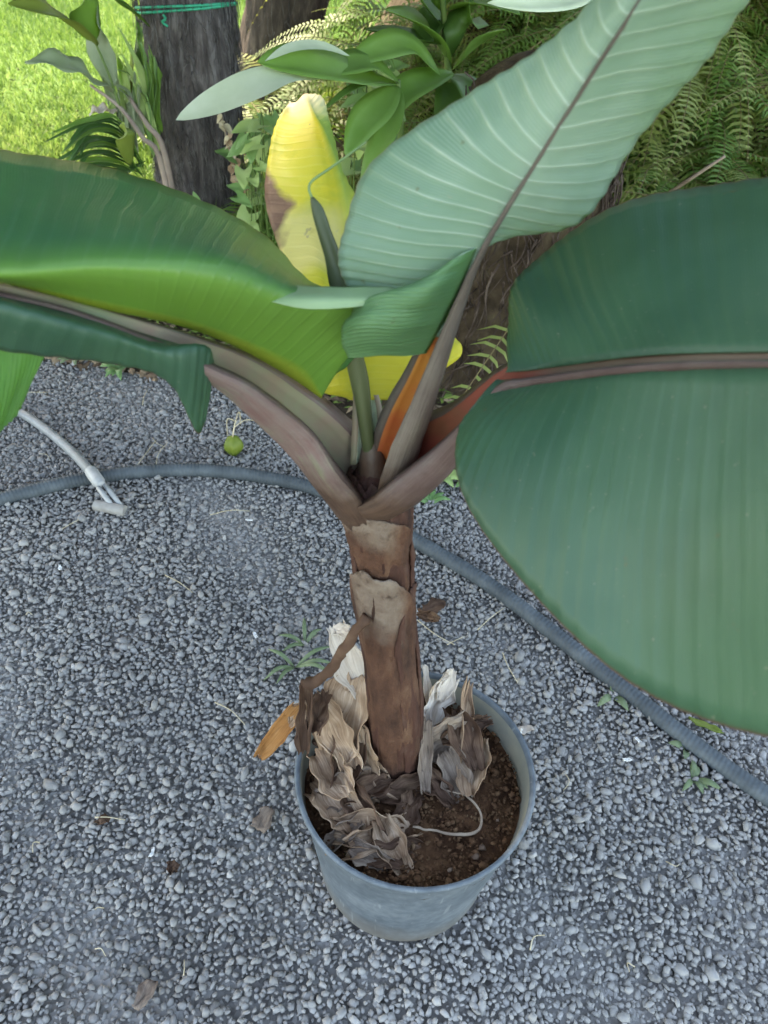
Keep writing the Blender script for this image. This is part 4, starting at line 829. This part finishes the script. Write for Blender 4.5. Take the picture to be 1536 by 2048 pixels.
FERNS = [((1500, 60, 2.9), 'oog', 20, 'yellowish olive fern hanging at the upper right edge'), ((1330, 180, 2.9), 'ggo', 20, 'dense green fern right beside the upright banana leaf'), ((1230, 330, 2.55), 'gg', 16, 'green fern low in the gap above the dark right leaf'),
         ((1480, 300, 2.55), 'oo', 16, 'olive fern at the right edge just above the dark leaf'), ((1400, 20, 3.3), 'gob', 18, 'fern near the top right corner with some dry fronds'), ((1120, 430, 2.45), 'og', 12, 'small mossy fern on the stump between the two big leaves'),
         ((1010, 70, 3.3), 'gbb', 16, 'half dry fern at the top behind the upright leaf'), ((720, 60, 3.3), 'og', 20, 'olive drooping fern at top centre between palm and broad leaves'), ((640, 30, 3.9), 'go', 18, 'drooping fern right behind the far palm trunk'),
         ((560, 260, 3.2), 'gg', 16, 'dark fern between palm trunk and yellow leaf'), ((860, 20, 3.5), 'gg', 16, 'green fern at the top behind the dark broad leaves'), ((950, 330, 2.9), 'gb', 12, 'shaded fern behind the middle of the upright leaf'),
         ((1600, 200, 2.8), 'og', 14, 'fern cut by the right picture edge'), ((1180, 60, 3.5), 'gg', 14, 'fern hidden mostly behind the upright leaf'), ((470, 200, 3.6), 'gog', 12, 'fern tuft seen between the two palm trunks')]
for (q, kinds, nf, lab) in FERNS:
    p = at(*q); g0 = float(hz(p[0], p[1])); z0 = p[2]; loc = np.array([p[0], p[1], g0 + .02]) if z0 - g0 < .25 else np.array([p[0], p[1], g0 + .02])
    fern(loc, nf, kinds, lab, sc=1.05)

# the mass of ferns behind them: the same kind over and over on the bank
def bank_hit(px, py):
    for Y in np.arange(1.7, 5.2, .03):
        p = at(px, py, Y)
        if p[2] < float(hz(p[0], p[1])) + .02: return np.array([p[0], p[1], float(hz(p[0], p[1])) + .02])
    return None
FD = {}
def frond_arrays(me):
    if me.name not in FD:
        v = np.empty(len(me.vertices) * 3, np.float32); me.vertices.foreach_get('co', v); FD[me.name] = (v.reshape(-1, 3), [tuple(p.vertices) for p in me.polygons], [p.material_index for p in me.polygons], me)
    return FD[me.name]
def fern_mass(name, spots, nf, label):
    V, Fc, mi, k0 = [], [], [], 0
    ix = {'fern': 1, 'fern_o': 2, 'fern_b': 3}; inv = {MT[q].name: ix[q] for q in ix}
    for (loc, kinds) in spots:
        for i in range(nf):
            me = rnd.choice(FR[kinds[i % len(kinds)]]); v, f, m_, _ = frond_arrays(me); s_ = rnd.uniform(.65, 1.05)
            Rm = np.array((Matrix.Rotation(-math.pi / 2 + rnd.uniform(-1.9, 1.9), 3, 'Z') @ Matrix.Rotation(rnd.uniform(-.75, .25), 3, 'Y') @ Matrix.Rotation(rnd.uniform(-.35, .35), 3, 'X')))
            V.append((v * s_) @ Rm.T + loc + np.array([rnd.uniform(-.04, .04), rnd.uniform(-.04, .04), .02])); Fc += [tuple(a + k0 for a in q) for q in f]
            mi += [0 if a == 0 else inv[me.materials[1].name] for a in m_]; k0 += len(v)
    link(name, meshdata(name, np.vstack(V), Fc, [MT['rachis'], MT['fern'], MT['fern_o'], MT['fern_b']], False, mi=mi), label=label, cat='ferns', kind='stuff')
sp_ = []
for px in range(1060, 1640, 62):
    for py in range(-40, 470, 62):
        h_ = bank_hit(px + rnd.uniform(-25, 25), py + rnd.uniform(-25, 25))
        if h_ is None or h_[1] < 1.9 or (np.hypot(h_[0] - sb[0], h_[1] - sb[1]) < .3): continue
        sp_.append((h_, 'og' if px > 1400 else 'ggo'))
fern_mass('fern_bank', sp_, 7, 'dense mass of green and olive ferns covering the bank at right')
sp_ = []
for px in range(600, 1040, 80):
    for py in range(-30, 200, 70):
        h_ = bank_hit(px + rnd.uniform(-25, 25), py + rnd.uniform(-25, 25))
        if h_ is None or h_[0] < -.75 or h_[1] < 2.6: continue
        sp_.append((h_, 'gob'))
fern_mass('fern_undergrowth', sp_, 7, 'dull mass of drooping ferns behind the broad leaved plants')

# leaf litter, moss and low weeds covering the bed (uncountable)
n = 9000; lx = RG.uniform(-2.6, 2.6, n); ly = border(lx) + RG.exponential(.7, n) - .05; k_ = ~((lx < -.3) & (ly > 3.1)) & (ly < 5)
lx, ly = lx[k_], ly[k_]; n = len(lx)
def flakes(name, X, Y, zf, s0, s1, mat, tone, tilt=.5, **tg):
    n = len(X); a = RG.uniform(0, 2 * math.pi, n); s = RG.uniform(s0, s1, n); d = np.stack([np.cos(a), np.sin(a), RG.uniform(-tilt, tilt, n)], -1); e_ = np.stack([-np.sin(a), np.cos(a), RG.uniform(-tilt, tilt, n)], -1) * .45
    P = np.stack([X, Y, zf], -1); V = np.stack([P - d * s[:, None], P + e_ * s[:, None], P + d * s[:, None], P - e_ * s[:, None], P + np.array([0, 0, .25]) * s[:, None]], 1).reshape(-1, 3)
    Fc = [q for i in np.arange(n) * 5 for q in ((i, i + 4, i + 1), (i + 1, i + 4, i + 2), (i + 2, i + 4, i + 3), (i + 3, i + 4, i))]
    return link(name, meshdata(name, V, Fc, mat, False, col=np.repeat(tone, 5)), **tg)
flakes('leaf_litter', lx, ly, hz(lx, ly) + RG.uniform(0, .02, n), .008, .035, MT['litter'], RG.random(n), label='brown leaf litter scattered over the garden bed soil', cat='leaf litter', kind='stuff')
n = 16000; lx = RG.uniform(-2.8, 2.8, n); ly = border(lx) + .05 + RG.exponential(.6, n); k_ = (ly < 5) & (np.sin(lx * 4 + 1) * np.sin(ly * 5) + RG.normal(0, .4, n) > .1); lx, ly = lx[k_], ly[k_]; n = len(lx)
flakes('ground_cover', lx, ly, hz(lx, ly) + RG.uniform(.0, .05, n), .006, .02, MT['moss'], RG.random(n), .8, label='low green ground cover and moss on the garden bed', cat='ground cover', kind='stuff')
n = 7000; gx = RG.uniform(-3.2, -.2, n); gy = 2.25 + RG.random(n) * 1.0; grass('long_grass', np.stack([gx, gy, hz(gx, gy)], -1), .06, .2, .005, MT['blade'], 1.2, label='longer unmown grass along the lawn edge', cat='grass', kind='stuff')

# dry flower spike on the palm's right side
df = thing('dry_flower_spike', np.array([*at(490, 420, 2.72)[:2], .05]), 'dry pale brown flower spike along the right side of the palm trunk', 'dry flower')
stalk(df, [np.array(df.location), at(486, 380, 2.72), at(462, 310, 2.72), at(440, 220, 2.74)], .005, .003, 'stick')
for i in range(26):
    t = rnd.random(); p = at(438 + 50 * t + rnd.uniform(-7, 7), 225 + 160 * t, 2.71); V, Fc = lance([p, p + np.array([rnd.uniform(-.015, .015), -.006, -.01]), p + np.array([rnd.uniform(-.03, .03), -.008, -.03])], .009, .4, 6, 3); link('bract', meshdata('bract', V, Fc, MT['straw'] if i % 2 else MT['dry_tan']), df)

# ------------------------------------------------------------------ small things on the gravel
fr = thing('husk_fruit', gnd(467, 915, 0), 'small green lantern shaped husk fruit hanging on a dry stem above the gravel', 'fruit')
fc = gnd(467, 890, .04); V = []; N, n = 16, 20
for i in range(N):
    t = i / (N - 1); r_ = .027 * math.sin(math.pi * min(1, (t * .98 + .01)) ** .85) ** .75 * (1 - .25 * t)
    for j in range(n):
        a = 2 * math.pi * j / n; V.append(fc + np.array([math.cos(a), math.sin(a), 0]) * r_ * (1 + .10 * math.cos(5 * a)) + Z * (.027 - .064 * t))
link('husk', meshdata('husk', V, [tuple(f) for f in grid_faces(N, n, True)], MT['fruit']), fr)
stalk(fr, [fc + Z * .026, fc + np.array([.004, .01, .05]), fc + np.array([.006, .05, .062]), fc + np.array([.0, .10, .03]), fc + np.array([-.01, .14, -.04])], .002, .0018, 'straw')
stalk(fr, [fc + np.array([.004, .01, .05]), fc + np.array([.03, .03, .06]), fc + np.array([.06, .05, .045])], .0014, .001, 'straw')
stalk(fr, [fc + np.array([.002, .03, .056]), fc + np.array([-.02, .04, .05]), fc + np.array([-.022, .035, .0])], .0014, .001, 'straw')
def straw(p0, p1, label, grp=None, r_=.0012, mat='straw', bend=.008, name='straw'):
    a, b_ = gnd(*p0, .014), gnd(*p1, .014); mid = (a + b_) / 2 + np.array([rnd.uniform(-bend, bend), rnd.uniform(-bend, bend), .004])
    V, Fc = tube(cat([a, mid, b_], 9), np.linspace(r_, r_ * .6, 9), 5); return link(name, meshdata(name, V, Fc, MT[mat]), None, label=label, cat='straw' if name == 'straw' else 'stick', group=grp)
for a, b_, lab in [((275, 930), (312, 880), 'dry straw leaning just behind the corrugated hose, left one of two'), ((312, 930), (335, 885), 'dry straw leaning just behind the corrugated hose, right one of two'), ((1005, 1305), (1035, 1365), 'thin pale straw on gravel between pot and big right leaf'), ((835, 1240), (910, 1290), 'pale straw on gravel right of the brown stem'),
                   ((955, 1260), (1010, 1215), 'thin straw on gravel touching the corrugated hose'), ((430, 1405), (490, 1450), 'thin grey straw on gravel upper left of the pot'), ((420, 1030), (500, 1022), 'straw on gravel below the green husk fruit'), ((285, 810), (295, 780), 'short straw near the tip of the folded left leaf'),
                   ((0, 790), (95, 785), 'pale straw near the thin hose at left'), ((1060, 1900), (1090, 1870), 'bent straw on gravel right of the pot base'), ((190, 1635), (250, 1640), 'thin straw on gravel far left of the pot'), ((330, 1150), (385, 1185), 'thin straw on open gravel left of the stem')]:
    straw(a, b_, lab)
G = 'dry straws scattered over the gravel'
for i in range(26):
    px, py = rnd.uniform(20, 1500), rnd.uniform(760, 2000)
    if 560 < px < 1100 and py > 1300: continue
    a = rnd.uniform(0, 6.28); l = rnd.uniform(12, 40); straw((px, py), (px + l * math.cos(a), py + l * math.sin(a)), 'tiny dry straw bit lying loose on the gravel', G, .0009)
def flat_bit(px, py, L, W, ang, mat, label, cat_, grp=None, name='white_flake', z=.014, amp=.004, seed=0):
    c0 = gnd(px, py, z); d = np.array([math.cos(ang), math.sin(ang), .05]); o = crumple(name, c0 - d * L / 2, L, W, d, Z, .5, .2, amp, MT[mat], None, seed + px * .1, 10, 5); tag(o, label, cat_, grp); return o
for i, (px, py) in enumerate([(305, 1705), (510, 1270), (498, 1040), (985, 1085), (1275, 1480), (1255, 1520), (1040, 1465), (120, 1135)]):
    flat_bit(px, py, .015, .003, 1.3 + i, 'flake', 'tiny white flake lying loose on the gravel', 'flake', 'white flakes on the gravel', amp=.002)
flat_bit(1412, 1452, .062, .008, -.55, 'fruit', 'small yellow green fallen leaf on gravel at the tip of the right leaf', 'fallen leaf', name='fallen_leaf', amp=.002)
flat_bit(205, 1640, .02, .008, .5, 'dry_brown', 'dark brown shrivelled leaf scrap on gravel far left', 'leaf scrap', name='leaf_scrap')
flat_bit(345, 1735, .02, .009, 1.9, 'dry_brown', 'dark curled leaf scrap on gravel lower left of the pot', 'leaf scrap', name='leaf_scrap')
flat_bit(527, 1640, .04, .015, 1.2, 'dry_grey', 'pale grey flat leaf scrap on gravel just left of the pot', 'leaf scrap', name='leaf_scrap', amp=.003)
flat_bit(290, 1990, .04, .012, 1.1, 'dry_grey', 'pale grey leaf scrap near the bottom edge', 'leaf scrap', name='leaf_scrap', amp=.003)
flat_bit(870, 1215, .05, .016, .3, 'dry_brown', 'brown leaf scrap on gravel right of the stem', 'leaf scrap', name='leaf_scrap')
flat_bit(1050, 1460, .03, .008, .2, 'dry_pale', 'pale leaf scrap on gravel right of the pot rim', 'leaf scrap', name='leaf_scrap', amp=.002)
def weed(px, py, label, cnt, L, W, mat, seed, flat=.35):
    r2 = random.Random(seed); c0 = gnd(px, py, .004); t = thing('weed', c0, label, 'weed', 'small weeds in the gravel')
    for i in range(cnt):
        a = r2.uniform(0, 2 * math.pi); l = L * r2.uniform(.6, 1.1); d = np.array([math.cos(a), math.sin(a), 0])
        leafpart(t, [c0, c0 + d * l * .5 + Z * l * flat, c0 + d * l + Z * l * flat * r2.uniform(.3, 1)], W, mat, nu=8, nv=3)
weed(590, 1335, 'grassy weed on gravel left of the stem', 6, .08, .004, 'weed', 2)
weed(610, 1290, 'small grassy weed behind the twisted dead stalk', 5, .06, .004, 'weed', 12)
weed(1225, 1395, 'small weed on gravel beside the corrugated hose', 6, .05, .007, 'weed', 3)
weed(1385, 1560, 'faint weed patch on gravel at the right', 9, .045, .005, 'weed', 4)
weed(880, 960, 'bright weed at the gravel edge right of the petioles', 16, .07, .009, 'arrow', 5)
weed(935, 965, 'small fern like weed beside the dark right leaf', 12, .07, .008, 'arrow_d', 15)
weed(860, 1010, 'tiny weed behind the top of the stem', 6, .05, .006, 'arrow_d', 25)
weed(240, 742, 'low mossy weed at the far gravel edge below the left leaf', 16, .06, .008, 'arrow_d', 6)
weed(150, 722, 'low weed at the far gravel edge at left', 12, .06, .008, 'weed', 7)
weed(1370, 1500, 'tiny weed under the tip of the right leaf', 5, .04, .006, 'weed', 8)
stick_o = straw((1345, 380), (1440, 318), 'pale bare stick pointing up among the ferns at right', None, .005, 'stick', .01, 'stick')
V, Fc = tube(np.array(A((1340, 385, 2.3), (1400, 345, 2.28), (1450, 312, 2.26))), np.array([.006, .005, .004]), 6); stick_o.data = meshdata('stick', V, Fc, MT['stick'])
